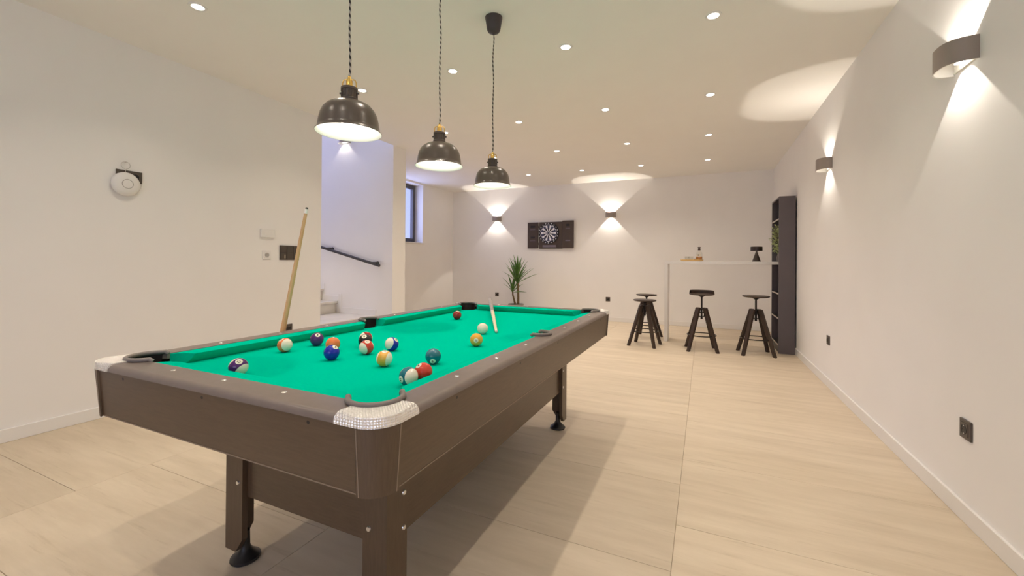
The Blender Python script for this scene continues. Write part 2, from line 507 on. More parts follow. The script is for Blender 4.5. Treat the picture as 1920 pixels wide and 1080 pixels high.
def window(name, x, y0, y1, z0, z1, fw, thick, sill=True):
    w = tag(empty(name, (x, (y0 + y1) / 2, z0)), kind='structure')
    hw, hh = (y1 - y0) / 2, z1 - z0
    fr = B()
    box(fr, -thick, 0, -hw, -hw + fw, 0, hh, 0.004); box(fr, -thick, 0, hw - fw, hw, 0, hh, 0.004)
    box(fr, -thick, 0, -hw + fw, hw - fw, 0, fw, 0.004); box(fr, -thick, 0, -hw + fw, hw - fw, hh - fw, hh, 0.004)
    obj('window_frame', fr, FRAME, w)
    s = B(); f2 = fw * 0.75
    a, c = -hw + fw - 0.004, hw - fw + 0.004
    z_0, z_1 = fw - 0.004, hh - fw + 0.004
    box(s, -thick * 0.8, 0.012, a, a + f2, z_0, z_1, 0.004); box(s, -thick * 0.8, 0.012, c - f2, c, z_0, z_1, 0.004)
    box(s, -thick * 0.8, 0.012, a + f2, c - f2, z_0, z_0 + f2, 0.004); box(s, -thick * 0.8, 0.012, a + f2, c - f2, z_1 - f2, z_1, 0.004)
    so = obj('sash', s, FRAME, w)
    p = B(); box(p, -0.03, -0.024, a + f2 - 0.005, c - f2 + 0.005, z_0 + f2 - 0.005, z_1 - f2 + 0.005)
    obj('pane', p, PANE, w)
    return w
w1 = window('window_1', XW - 0.19, WY0 + 0.002, WY1 - 0.002, WZ0 + 0.022, WZ1 - 0.002, 0.05, 0.07)
b = B(); box(b, -0.001, 0.215, -(WY1 - WY0) / 2 - 0.02, (WY1 - WY0) / 2 + 0.03, -0.020, -0.002, 0.003)
obj('window_sill', b, BASE, w1)
al = bpy.data.lights.new('window_daylight', 'AREA'); al.shape = 'RECTANGLE'; al.size = WZ1 - WZ0 - 0.1; al.size_y = WY1 - WY0 - 0.1
al.energy = WIN_W; al.color = (0.50, 0.56, 1.0)
ao = bpy.data.objects.new('window_daylight', al); C.objects.link(ao)
ao.location = (XW - 0.34, (WY0 + WY1) / 2, (WZ0 + WZ1) / 2); ao.rotation_euler = (0, -PI / 2, 0)
window('assumed_window_2', XS - 0.08, wy0 + 0.002, wy1 - 0.002, wz0 + 0.002, wz1 - 0.002, 0.05, 0.07)  # assumed window, out of view, added as the source of the blue stair light
al = bpy.data.lights.new('assumed_stair_daylight', 'AREA'); al.shape = 'RECTANGLE'; al.size = wy1 - wy0 - 0.1; al.size_y = wz1 - wz0 - 0.1  # area light added behind the assumed window to tint the stair wall blue
al.energy = ASSUMED_STAIR_W; al.color = (0.56, 0.60, 1.0)
ao = bpy.data.objects.new('assumed_stair_daylight', al); C.objects.link(ao)
ao.location = (XS - 0.19, (wy0 + wy1) / 2, (wz0 + wz1) / 2); ao.rotation_euler = (0, -PI / 2, 0)

# glazed door added out of view behind the camera to bring in fill light
gd = tag(empty('fill_door_1', ((GX0 + GX1) / 2, YF - 0.10, 0.0)), kind='structure')
hw = (GX1 - GX0) / 2 - 0.002
b = B()
for x0, x1, z0, z1 in ((-hw, -hw + 0.07, 0, GZ1 - 0.002), (hw - 0.07, hw, 0, GZ1 - 0.002), (-0.05, 0.05, 0.07, GZ1 - 0.07), (-hw + 0.07, hw - 0.07, 0, 0.07), (-hw + 0.07, hw - 0.07, GZ1 - 0.072, GZ1 - 0.002)):
    box(b, x0, x1, -0.035, 0.035, z0, z1, 0.004)
obj('fill_door_frame', b, FRAME, gd)
for x0, x1 in ((-hw + 0.065, -0.045), (0.045, hw - 0.065)):
    b = B(); box(b, x0, x1, -0.004, 0.004, 0.065, GZ1 - 0.068); obj('pane', b, PANE, gd)
al = bpy.data.lights.new('door_fill_light', 'AREA'); al.shape = 'RECTANGLE'; al.size = 2.2; al.size_y = 2.1
al.energy = FILL_DOOR_W; al.color = (0.90, 0.92, 1.0)
ao = bpy.data.objects.new('door_fill_light', al); C.objects.link(ao)
ao.location = ((GX0 + GX1) / 2, YF - 0.19, GZ1 / 2); ao.rotation_euler = (PI / 2, 0, 0)

# baseboards
BH, BT = 0.08, 0.013
def baseboard(name, segs):
    b = B()
    for x0, x1, y0, y1, z0 in segs: box(b, x0, x1, y0, y1, z0, z0 + BH, 0.0025, 1)
    return struct(name, b, BASE)
baseboard('baseboard_right', [(XR - BT, XR, YF, YB, 0)])
baseboard('baseboard_back', [(XW, XR - BT, YB - BT, YB, 0)])
baseboard('baseboard_left', [(XL, XL + BT, YF, YS - 0.001, 0)])
baseboard('baseboard_front', [(XL + BT, GX0, YF, YF + BT, 0), (GX1, XR - BT, YF, YF + BT, 0)])
baseboard('baseboard_window', [(XW, XW + BT, YP1, YB - BT, 0)])

# stairs behind the left wall: two steps up to a landing, then on up to the left
st = empty('stairs', (0, 0, 0))
tag(st, 'pale stone stairs rising behind the end of the left wall', 'stairs', kind='structure')
ZL = 0.36
def step(x0, x1, z, z0=0.0):
    b = B(); box(b, x0, x1 - 0.02, YS, YP0, z0, z - 0.03); obj('riser', b, STONE, st)
    b = B(); box(b, x0, x1 + 0.012, YS + 0.001, YP0 - 0.001, z - 0.03, z, 0.004); obj('tread', b, STONE, st)
step(-4.07, XL - 0.02, 0.18)
step(-4.79, -4.07, ZL)
for k in range(8):
    step(-4.79 - 0.28 * (k + 1), -4.79 - 0.28 * k, ZL + 0.165 * (k + 1))
b = B(); box(b, -4.70, -4.07, YP0 - 0.012, YP0, ZL, ZL + BH, 0.002, 1); obj('skirting', b, BASE, st)
b = B(); box(b, -4.76, -4.70, YP0 - 0.012, YP0, ZL, ZL + 0.27, 0.002, 1); obj('skirting', b, BASE, st)
for k in range(8):
    x1 = -4.79 - 0.28 * k; z = ZL + 0.165 * (k + 1)
    b = B(); box(b, x1 - 0.26, x1 + 0.03, YP0 - 0.012, YP0, z, z + BH, 0.002, 1); obj('skirting', b, BASE, st)

# assumed step light, out of view, added for the warm glow by the steps
sl = empty('assumed_step_light', (-4.95, YS, 0.95), PI, 'assumed small recessed step light on the stair side wall, hidden behind the left wall', 'step light')
b = B(); box(b, -0.07, 0.07, -0.006, 0, -0.035, 0.035, 0.003); obj('trim_frame', b, WHITEP, sl)
b = B(); box(b, -0.055, 0.055, -0.008, -0.0055, -0.022, 0.022, 0.001); obj('lens', b, LED, sl)
l = bpy.data.lights.new('assumed_step_light_source', 'AREA'); l.shape = 'RECTANGLE'; l.size = 0.10; l.size_y = 0.04; l.energy = ASSUMED_STEP_W; l.color = WARM
o = bpy.data.objects.new('assumed_step_light_source', l); C.objects.link(o); o.parent = sl; o.location = (0, -0.012, 0); o.rotation_euler = (-PI / 2 + 0.5, 0, 0)

# handrail on the stair wall
hr = empty('stair_handrail', (-3.958, YP0, 1.042), 0, 'dark metal handrail sloping down along the stair wall', 'handrail')
dv = Vector((-5.104 + 3.958, 0, 1.313 - 1.042)) * 2.4
b = B(); tube(b, [(0, -0.07, 0), (dv.x, -0.07, dv.z)], 0.019, 14); obj('rail', b, RAILING, hr, 40)
for t in (0.033, 0.34, 0.66, 0.96):
    px, pz = dv.x * t, dv.z * t
    b = B(); box(b, px - 0.02, px + 0.02, -0.060, 0, pz - 0.008, pz + 0.024, 0.004); cyl(b, (px, -0.006, pz + 0.008), (px, 0, pz + 0.008), 0.028, n=20); obj('bracket', b, RAILING, hr, 40)
    b = B(); box(b, px - 0.055, px + 0.055, -0.090, -0.050, pz + 0.0, pz + 0.03, 0.006)
    obj('clamp', b, RAILING, hr)

# ------------------------------------------------------------------ recessed ceiling spotlights
dl = empty('ceiling_spotlight', (0, 0, H))
b = B(); lathe(b, [(0.034, -0.0035), (0.047, -0.0035), (0.049, -0.0005), (0.049, 0.0)], 32); lathe(b, [(0.034, -0.0035), (0.033, 0.0)], 32)
obj('trim_ring', b, WHITEP, dl, 40)
b = B(); lathe(b, [(0.0, -0.0022), (0.033, -0.0018)], 28); obj('lens', b, LED, dl, 40)
def lamp_light(parent, energy, z, spread=118, col=WARM, size=0.05):
    l = bpy.data.lights.new('spotlight_source', 'AREA'); l.shape = 'DISK'; l.size = size; l.energy = energy; l.color = col
    l.spread = math.radians(spread)
    o = bpy.data.objects.new('spotlight_source', l); C.objects.link(o); o.parent = parent; o.location = (0, 0, z)
    return o
ORD = ['first', 'second', 'third', 'fourth', 'fifth', 'added sixth', 'seventh']
cols = [(0.046, 'column nearest the right wall'), (-0.915, 'second column from the right wall'),
        (-1.873, 'third column from the right wall'), (-2.842, 'column nearest the left wall')]
rows = [6.91, 5.58, 4.26, 2.91, 1.54, 0.2]  # last row is out of view, added to light the near end of the table
first = True
for cx_, cname in cols:
    for ri, ry in enumerate(rows):
        o = dl if first else dup(dl)
        first = False
        o.location = (cx_, ry, H)
        tag(o, 'recessed ceiling spotlight, %s from the back wall in the %s' % (ORD[ri], cname), 'spotlight', 'recessed ceiling spotlights')
        lamp_light(o, DOWN_W * (1.85, 1.25, 0.9, 0.9, 0.95, 0.8)[ri], -0.006)

# ------------------------------------------------------------------ wall lights
def wall_light(loc, rotz, label, power=1.0):
    t = empty('wall_light', loc, rotz, label, 'wall light', 'curved up and down wall lights')
    hw, dp, hh = 0.098, 0.10, 0.05
    # curved band: flattened half ellipse
    def band(off):
        pts = []
        for i in range(25):
            a = PI * i / 24
            c, s = math.cos(a), math.sin(a)
            x = (hw - off) * math.copysign(abs(c) ** 0.75, c)
            y = -(dp - off) * abs(s) ** 0.75
            pts.append((x, y))
        return pts
    o_, i_ = band(0), band(0.004)
    b = B()
    rows_ = [[b.verts.new((x, y, z)) for x, y in pl] for pl, z in ((o_, -hh), (o_, hh))]
    for k in range(24): b.faces.new((rows_[0][k], rows_[0][k + 1], rows_[1][k + 1], rows_[1][k]))
    rows2 = [[b.verts.new((x, y, z)) for x, y in pl] for pl, z in ((i_, -hh), (i_, hh))]
    for k in range(24):
        f = b.faces.new((rows2[0][k + 1], rows2[0][k], rows2[1][k], rows2[1][k + 1])); f.material_index = 1
        f = b.faces.new((rows_[0][k + 1], rows_[0][k], rows2[0][k], rows2[0][k + 1])); f.material_index = 1
        f = b.faces.new((rows_[1][k], rows_[1][k + 1], rows2[1][k + 1], rows2[1][k])); f.material_index = 1
    obj('shade', b, [SCON, LINING], t, 30)
    b = B(); box(b, -hw + 0.006, hw - 0.006, -0.006, 0, -hh + 0.006, hh - 0.006, 0.002); obj('back_plate', b, LINING, t)
    b = B(); box(b, -0.045, 0.045, -0.028, -0.006, -0.016, 0.016, 0.004); obj('lamp_holder', b, LINING, t)
    for s in (1, -1):
        b = B(); box(b, -0.034, 0.034, -0.027, -0.010, s * 0.018 - 0.003, s * 0.018 + 0.003, 0.002); obj('led_panel', b, LED, t)
        l = bpy.data.lights.new('beam', 'SPOT'); l.energy = SCONCE_W * power; l.color = WARM2
        l.spot_size = math.radians(100 if s > 0 else 90); l.spot_blend = 0.10; l.shadow_soft_size = 0.004
        o = bpy.data.objects.new('beam', l); C.objects.link(o); o.parent = t
        o.location = (0, -0.042, -s * 0.004); o.rotation_euler = (PI if s > 0 else 0, 0, 0)
    return t
wall_light((XR, 2.475, 2.012), -PI / 2, 'curved wall light on the right wall, largest and closest to the camera')
wall_light((XR, 4.66, 2.012), -PI / 2, 'curved wall light on the right wall between the bookcase and the closest light')
wall_light((-4.012, YB, 2.02), 0, 'small wall light on the back wall, between the dartboard and the window recess', 2.0)
wall_light((-1.605, YB, 2.01), 0, 'small wall light on the back wall, between the dartboard and the bar', 1.7)
wall_light((-4.66, YP0, 2.82), 0, 'wall light shining down the stair wall behind the closest pendant', 0.3)

# ------------------------------------------------------------------ pendant lamps
def pendant(loc, label, ztop):
    t = empty('pendant_lamp', loc, 0, label, 'pendant lamp', 'row of pendant lamps over the pool table')
    hgt = ztop - loc[2]
    out = [(0.1195, 0.000), (0.1190, 0.003), (0.1130, 0.008), (0.1105, 0.020), (0.1070, 0.045), (0.1020, 0.066), (0.0940, 0.084),
           (0.0810, 0.099), (0.0650, 0.109), (0.0480, 0.115), (0.0330, 0.119), (0.0300, 0.121)]
    inn = [(0.0285, 0.1185), (0.0640, 0.1065), (0.0795, 0.0965), (0.0925, 0.0815), (0.1000, 0.065), (0.1050, 0.045), (0.1085, 0.020),
           (0.1110, 0.0075), (0.1185, 0.0)]
    b = B(); lathe(b, out, 56); so = obj('shade', b, SHADE, t, 50)
    b = B(); lathe(b, inn, 56); obj('lining', b, LINING, so, 50)
    b = B(); lathe(b, [(0.031, 0.116), (0.0315, 0.128), (0.0275, 0.132), (0.0275, 0.160), (0.0305, 0.162), (0.0305, 0.170), (0.026, 0.172), (0.0, 0.172)], 32)
    for k in range(14):
        a = 2 * PI * k / 14
        x, y = 0.028 * math.cos(a), 0.028 * math.sin(a)
        box(b, x - 0.0016, x + 0.0016, y - 0.0016, y + 0.0016, 0.133, 0.160)
    obj('socket_neck', b, SHADE, t, 40)
    b = B(); lathe(b, [(0.0, 0.172), (0.012, 0.172), (0.012, 0.196), (0.007, 0.204), (0.0055, 0.214), (0.0, 0.214)], 20)
    br = obj('brass_cap', b, BRASS, t, 40)
    b = B(); tube(b, [(-0.0255, 0, 0.168), (-0.0255, 0, 0.190), (-0.021, 0, 0.200), (-0.010, 0, 0.203), (0.010, 0, 0.203), (0.021, 0, 0.200), (0.0255, 0, 0.190), (0.0255, 0, 0.168)], 0.0022, 8)
    o = obj('yoke', b, BRASS, t, 40); o.rotation_euler = (0, 0, 0.45)
    for s in (1, -1):
        b = B(); cyl(b, (s * 0.029, 0, 0.150), (s * 0.036, 0, 0.150), 0.004, n=12); o = obj('thumb_screw', b, SHADE, t, 40); o.rotation_euler = (0, 0, 0.45)
    b = B()
    pts = []
    n = 26
    for k in range(n + 1):
        z = 0.212 + (hgt - 0.10 - 0.212) * k / n
        pts.append((0.003 * math.sin(k * 0.55), 0.002 * math.sin(k * 0.8 + 1), z))
    pts[0] = (0, 0, 0.212); pts[-1] = (0, 0, hgt - 0.10)
    tube(b, pts, 0.0038, 8); obj('cord', b, CORD, t, 60)
    b = B(); lathe(b, [(0.0, -0.112), (0.006, -0.112), (0.008, -0.104), (0.020, -0.100), (0.036, -0.092), (0.043, -0.078), (0.050, -0.030), (0.055, -0.004), (0.055, 0.0), (0.0, 0.0)], 36)
    o = obj('ceiling_cup', b, CUPM, t, 40); o.location = (0, 0, hgt)
    b = B(); lathe(b, [(0.0, 0.024), (0.018, 0.027), (0.028, 0.036), (0.031, 0.050), (0.027, 0.066), (0.016, 0.084), (0.014, 0.112), (0.0, 0.112)], 24)
    obj('bulb', b, BULB, t, 60)
    return t
pendant((-1.225, 1.188, 1.585), 'dark dome pendant lamp closest to the camera, largest of the three', H)
pendant((-1.225, 1.785, 1.585), 'dark dome pendant lamp in the middle of the row of three', H)
pendant((-1.225, 2.375, 1.585), 'dark dome pendant lamp furthest from the camera, its ceiling cup in view', H)

# ------------------------------------------------------------------ pool table
TC = Vector((-1.215, 1.845, 0))
HW, HL = 0.612, 1.17
RW, CW = 0.090, 0.054          # rail width, cushion width
ZT, ZB = 0.765, 0.725          # rail top, cloth bed
PR, PO = 0.064, 0.118          # pocket radius, pocket centre from the outer edge
pt = empty('pool_table', TC, 0, 'dark laminate pool table with green cloth and textured metal corners', 'pool table')
ax, ay = HW - RW, HL - RW
# bed: green cloth slab with notches for the pockets
SP = 0.050
def corner_notch(sx, sy):
    cx_, cy_ = sx * (HW - PO), sy * (HL - PO)
    return cx_, cy_
bx_, by_ = ax, ay
def notch_arc(sx, sy, n=10):
    """arc on the table side of the pocket, from the long-side edge round to the short-side edge (or back)"""
    cx_, cy_ = corner_notch(sx, sy)
    base = math.degrees(math.atan2(-sy, -sx))
    return [(cx_ + PR * math.cos(math.radians(base + d)), cy_ + PR * math.sin(math.radians(base + d))) for d in [(-100 + 200 * i / n) for i in range(n + 1)]]
def ordered_outline():
    pts = []
    # counter-clockwise from right side
    for sx, sy in ((1, 1), (-1, 1), (-1, -1), (1, -1)):
        a = notch_arc(sx, sy)
        long_first = (sx * sy > 0)
        # the arc end nearer to the long side (|x| larger)
        if abs(a[0][0]) < abs(a[-1][0]): a = a[::-1]
        if not long_first: a = a[::-1]
        pts += a
        if (sx, sy) == (-1, 1):
            pts += [(-bx_, SP)] + [(-bx_ + SP * 0.75 * math.sin(math.radians(t)), SP * math.cos(math.radians(t))) for t in range(20, 180, 20)] + [(-bx_, -SP)]
        if (sx, sy) == (1, -1):
            pts += [(bx_, -SP)] + [(bx_ - SP * 0.75 * math.sin(math.radians(t)), -SP * math.cos(math.radians(t))) for t in range(20, 180, 20)] + [(bx_, SP)]
    return pts
b = B(); prism(b, ordered_outline(), ZB - 0.03, ZB); obj('bed_cloth', b, CLOTH, pt)

# rails
ZR = 0.746
def pts_rail_long(s):
    cx_, cy_ = HW - PO, HL - PO
    p = [(HW, -(HL - 0.115)), (HW, HL - 0.115), (cx_ + PR + 0.002, HL - 0.115)]
    p += arc(cx_, cy_, PR + 0.002, 0, -66, 8)
    p += [(ax, cy_ - (PR + 0.002))]
    p += [(ax, SP + 0.004)] + arc(ax - 0.004, 0, SP + 0.004, 80, -80, 12) + [(ax, -SP - 0.004)]
    p += [(ax, -(cy_ - (PR + 0.002)))]
    p += arc(cx_, -cy_, PR + 0.002, 66, 0, 8)
    p += [(cx_ + PR + 0.002, -(HL - 0.115))]
    return [(s * x, y) for x, y in p]
def pts_rail_short(s):
    cx_, cy_ = HW - PO, HL - PO
    p = [(-(HW - 0.115), HL), (HW - 0.115, HL), (HW - 0.115, cy_ + PR + 0.002)]
    p += arc(cx_, cy_, PR + 0.002, 90, 156, 8)
    p += [(cx_ - PR - 0.002, ay), (-(cx_ - PR - 0.002), ay)]
    p += arc(-cx_, cy_, PR + 0.002, 24, 90, 8)
    p += [(-(HW - 0.115), cy_ + PR + 0.002)]
    return [(x, s * y) for x, y in p]
for s in (1, -1):
    b = B(); prism(b, pts_rail_long(s), ZR, ZT, lambda mx, my: abs(mx) > HW - 1e-4, 0.0165, 5)
    obj('rail', b, RAILM, pt, 25)
    b = B(); prism(b, pts_rail_short(s), ZR, ZT, lambda mx, my: abs(my) > HL - 1e-4, 0.0165, 5)
    obj('rail', b, RAILM, pt, 25)
# corner castings
CL = 0.128
def casting(sx, sy):
    r = 0.070
    cx_, cy_ = HW - PO, HL - PO
    e = 0.003
    p = [(HW - CL, HL + e)] + arc(HW + e - r, HL + e - r, r, 90, 0, 10) + [(HW + e, HL - CL), (cx_ + PR + 0.003, HL - CL)]
    p += arc(cx_, cy_, PR + 0.003, -6, 96, 14)
    p += [(HW - CL, cy_ + PR + 0.003)]
    q = [(sx * x, sy * y) for x, y in p]
    def outer(mx, my):
        X, Y = sx * mx, sy * my
        return X > HW - 0.002 or Y > HL - 0.002 or (X - (HW - r) > 0.02 and Y - (HL - r) > 0.02 and math.hypot(X - (HW - r), Y - (HL - r)) > r - 0.004)
    b = B(); prism(b, q, 0.7465, ZT + 0.005, outer, 0.020, 5)
    o = obj('corner_casting', b, CHROME, pt, 30)
    o['label'] = 'textured bright metal corner piece'
for sx in (1, -1):
    for sy in (1, -1): casting(sx, sy)
# pocket liners and pockets
def liner(cx_, cy_, r, mid, half, horn=True):
    b = B()
    pts = []
    n = 20
    for i in range(n + 1):
        a = math.radians(mid - half + 2 * half * i / n)
        pts.append((cx_ + r * math.cos(a), cy_ + r * math.sin(a), ZT + 0.006))
    if horn:
        for k, idx in ((0, 0), (1, -1)):
            q = Vector(pts[idx])
            inward = Vector((math.cos(math.radians(mid + 180)), math.sin(math.radians(mid + 180)), 0)) * 0.016
            h1 = q + inward * 0.6 + Vector((0, 0, 0.001)); h2 = q + inward * 1.2 + Vector((0, 0, -0.006))
            if k == 0: pts = [tuple(h2), tuple(h1)] + pts
            else: pts = pts + [tuple(h1), tuple(h2)]
    tube(b, pts, 0.0075, 10)
    o = obj('pocket_liner', b, LINER, pt, 60)
    o['label'] = 'grey plastic pocket rim'
    # cup
    b = B()
    a0, a1 = math.radians(mid - half), math.radians(mid + half)
    lathe(b, [(r - 0.001, ZT + 0.004), (r - 0.002, ZB - 0.02)], 24, cx_, cy_, a0, a1)
    lathe(b, [(r - 0.002, ZB - 0.02), (r - 0.008, ZB - 0.09), (0.0, ZB - 0.10)], 32, cx_, cy_)
    obj('pocket', b, POCKET, pt, 50)
for sx in (1, -1):
    for sy in (1, -1):
        liner(sx * (HW - PO), sy * (HL - PO), PR, math.degrees(math.atan2(sy, sx)), 98)
    liner(sx * (ax - 0.004), 0, SP + 0.002, 0 if sx > 0 else 180, 92)
# cushions
CZ = [(0.0, ZT - 0.002), (CW * 0.6, ZT - 0.002), (CW, ZT - 0.006), (CW * 0.80, ZB + 0.012), (CW * 0.55, ZB - 0.002), (0.0, ZB - 0.002)]
def cushion(p0, p1, inward, c0, c1):
    """p0, p1 along the rail edge; inward unit vector; c0, c1: how much shorter the nose is at either end per unit depth"""
    d = Vector((p1[0] - p0[0], p1[1] - p0[1], 0)); L = d.length; d.normalize()
    w = Vector((inward[0], inward[1], 0))
    b = B()
    A = [b.verts.new(Vector((p0[0], p0[1], z)) + w * dep + d * dep * c0) for dep, z in CZ]
    D = [b.verts.new(Vector((p1[0], p1[1], z)) + w * dep - d * dep * c1) for dep, z in CZ]
    n = len(CZ)
    for i in range(n): b.faces.new((A[i], A[(i + 1) % n], D[(i + 1) % n], D[i]))
    b.faces.new(A[::-1]); b.faces.new(D)
    obj('cushion', b, CLOTH, pt, 20)
ce = HL - PO - PR - 0.006
cs = HW - PO - PR - 0.006
for s in (1, -1):
    cushion((s * ax, SP + 0.008), (s * ax, ce), (-s, 0), 0.45, 1.0)
    cushion((s * ax, -ce), (s * ax, -SP - 0.008), (-s, 0), 1.0, 0.45)
    cushion((-cs, s * ay), (cs, s * ay), (0, -s), 1.0, 1.0)
# sights on the rails
def sight(x, y, rot):
    b = B(); lathe(b, [(0.0, 0.0022), (0.0055, 0.0020), (0.0078, 0.0)], 16)
    o = obj('sight', b, STEEL, pt, 40); o.location = (x, y, ZT - 0.0005)
for s in (1, -1):
    for k in (-3, -2, -1, 1, 2, 3): sight(s * (HW - 0.055), k * 0.262, 0)
    for k in (-1, 0, 1): sight(k * 0.245, s * (HL - 0.060), 0)
# aprons: four boards, slightly tapering inward towards the floor, and rounded corner posts
ZA0, ZA1 = 0.598, 0.7455
def apron(s, axis):
    b = B()
    L = (HL if axis == 'x' else HW) - 0.062
    o_t, o_b, th = (HW if axis == 'x' else HL) - 0.0025, (HW if axis == 'x' else HL) - 0.013, 0.02
    sec = [(o_t, ZA1), (o_b, ZA0), (o_b - th, ZA0), (o_t - th, ZA1)]
    vs = []
    for e in (-L, L):
        vs.append([b.verts.new((s * d, e, z) if axis == 'x' else (e, s * d, z)) for d, z in sec])
    for i in range(4): b.faces.new((vs[0][i], vs[0][(i + 1) % 4], vs[1][(i + 1) % 4], vs[1][i]))
    b.faces.new(vs[0][::-1]); b.faces.new(vs[1])
    obj('apron', b, LAMIN if axis == 'x' else LAMINX, pt)
    b = B()
    if axis == 'x': box(b, s * o_b - 0.0012, s * o_b + 0.0012, -L, L, ZA0 - 0.0015, ZA0 + 0.0015)
    else: box(b, -L, L, s * o_b - 0.0012, s * o_b + 0.0012, ZA0 - 0.0015, ZA0 + 0.0015)
    obj('trim_highlight_strip', b, EDGE, pt)  # pale strip paints a highlight along the apron's bottom edge
    for k in ((-0.70, -0.35, 0.0, 0.35, 0.70) if axis == 'x' else (-0.40, 0.0, 0.40)):
        e = k * (1.24 if axis == 'x' else 1.0)
        b = B()
        dd = o_t - 0.003
        if axis == 'x': cyl(b, (s * (dd - 0.008), e, ZA1 - 0.012), (s * (dd + 0.0024), e, ZA1 - 0.012), 0.0048, n=12)
        else: cyl(b, (e, s * (dd - 0.008), ZA1 - 0.012), (e, s * (dd + 0.0024), ZA1 - 0.012), 0.0048, n=12)
        obj('screw_cap', b, BLACKP, pt, 40)
for s in (1, -1):
    apron(s, 'x'); apron(s, 'y')
def post(sx, sy):
    b = B()
    r = 0.064
    rows_ = []
    for z, ins in ((ZA0 - 0.004, 0.010), (ZA1 + 0.0005, 0.0)):
        p = [(HW - r, HL + 0.002 - ins)] + arc(HW - r + 0.002 - ins, HL - r + 0.002 - ins, r, 90, 0, 12) + [(HW + 0.002 - ins, HL - r)]
        p += [(HW - 0.022 - ins, HL - r)] + arc(HW - r + 0.002 - ins, HL - r + 0.002 - ins, r - 0.024, 0, 90, 8) + [(HW - r, HL - 0.022 - ins)]
        rows_.append([b.verts.new((sx * x, sy * y, z)) for x, y in p])
    n = len(rows_[0])
    for i in range(n): b.faces.new((rows_[0][i], rows_[0][(i + 1) % n], rows_[1][(i + 1) % n], rows_[1][i]))
    b.faces.new(rows_[0][::-1]); b.faces.new(rows_[1])
    obj('corner_post', b, LAMINZ, pt, 25)
    # thin edge strips either side of the post
    for k in (0, 1):
        b = B()
        lo_, hi_ = 0.0105, 0.0
        for z0_, z1_ in ((ZA0 - 0.003, ZA1 - 0.001),):
            e0, e1 = (HW, HL) if k == 0 else (HL, HW)
            vs = []
            for z, ins in ((z0_, lo_), (z1_, hi_)):
                q = [(e0 - r - 0.0016, e1 + 0.0028 - ins), (e0 - r + 0.0016, e1 + 0.0028 - ins), (e0 - r + 0.0016, e1 - 0.012 - ins), (e0 - r - 0.0016, e1 - 0.012 - ins)]
                vs.append([b.verts.new((sx * (x if k == 0 else y), sy * (y if k == 0 else x), z)) for x, y in q])
            for i in range(4): b.faces.new((vs[0][i], vs[0][(i + 1) % 4], vs[1][(i + 1) % 4], vs[1][i]))
            b.faces.new(vs[0][::-1]); b.faces.new(vs[1])
        obj('trim_highlight_strip', b, EDGE, pt)
for sx in (1, -1):
    for sy in (1, -1): post(sx, sy)
b = B(); box(b, -HW + 0.04, HW - 0.04, -HL + 0.04, HL - 0.04, ZA0 + 0.005, ZA0 + 0.02); obj('under_panel', b, LAMIN, pt)
# legs (L-shaped boards), levelling feet, lower panels
LX, LY, LB, LT = 0.372, 0.880, 0.092, 0.020
OX = 0.010             # the leg frame sits a touch towards the long side
def leg(sx, sy):
    b = B()
    # front board with its inner lower corner cut, then side board
    def board(pl):
        A = [b.verts.new(q) for q in pl[0]]; D = [b.verts.new(q) for q in pl[1]]
        n = len(A)
        for i in range(n): b.faces.new((A[i], A[(i + 1) % n], D[(i + 1) % n], D[i]))
        b.faces.new(A[::-1]); b.faces.new(D)
    z0, z1 = 0.055, ZA0 + 0.02
    prof = [(0, z0), (LB * 0.62, z0), (LB, z0 + 0.05), (LB, z1), (0, z1)]
    board(([(sx * (LX - d), sy * LY, z) for d, z in prof], [(sx * (LX - d), sy * (LY - LT), z) for d, z in prof]))
    prof2 = [(LT, z0), (LB * 0.62, z0), (LB, z0 + 0.05), (LB, z1), (LT, z1)]
    board(([(sx * LX, sy * (LY - d), z) for d, z in prof2], [(sx * (LX - LT), sy * (LY - d), z) for d, z in prof2]))
    lo = obj('leg', b, LAMINZ, pt); lo.location = (OX, 0, 0)
    fx, fy = sx * (LX - 0.045), sy * (LY - 0.045)
    b = B()
    lathe(b, [(0.0, 0.0), (0.046, 0.0), (0.050, 0.005), (0.049, 0.012), (0.034, 0.024), (0.022, 0.036), (0.015, 0.050), (0.014, 0.105), (0.0, 0.105)], 32, fx, fy)
    obj('levelling_foot', b, BLACKP, pt, 40).location = (OX, 0, 0)
    for kind_, d, z in (('y', 0.068, 0.305), ('x', 0.075, 0.392), ('x', 0.075, 0.285)):
        b = B()
        if kind_ == 'y':
            y0 = sy * LY
            cyl(b, (sx * (LX - d), y0 - sy * 0.002, z), (sx * (LX - d), y0 + sy * 0.004, z), 0.0085, 0.0065, n=16)
        else:
            x0 = sx * LX
            cyl(b, (x0 - sx * 0.002, sy * (LY - d), z), (x0 + sx * 0.004, sy * (LY - d), z), 0.0085, 0.0065, n=16)
        obj('bolt', b, BOLT, lo, 40)
for sx in (1, -1):
    for sy in (1, -1): leg(sx, sy)
for s in (1, -1):
    b = B(); box(b, -LX + LT, LX - LT, s * (LY - LT) - (0.018 if s > 0 else 0), s * (LY - LT) + (0 if s > 0 else 0.018), 0.250, ZA0 + 0.004, 0.001, 1)
    obj('lower_panel', b, LAMINX, pt).location = (OX, 0, 0)
    b = B(); box(b, s * (LX - LT) - (0.018 if s > 0 else 0), s * (LX - LT) + (0 if s > 0 else 0.018), -LY + LT + 0.02, LY - LT - 0.02, 0.250, ZA0 + 0.004, 0.001, 1)
    obj('lower_panel', b, LAMIN, pt).location = (OX, 0, 0)

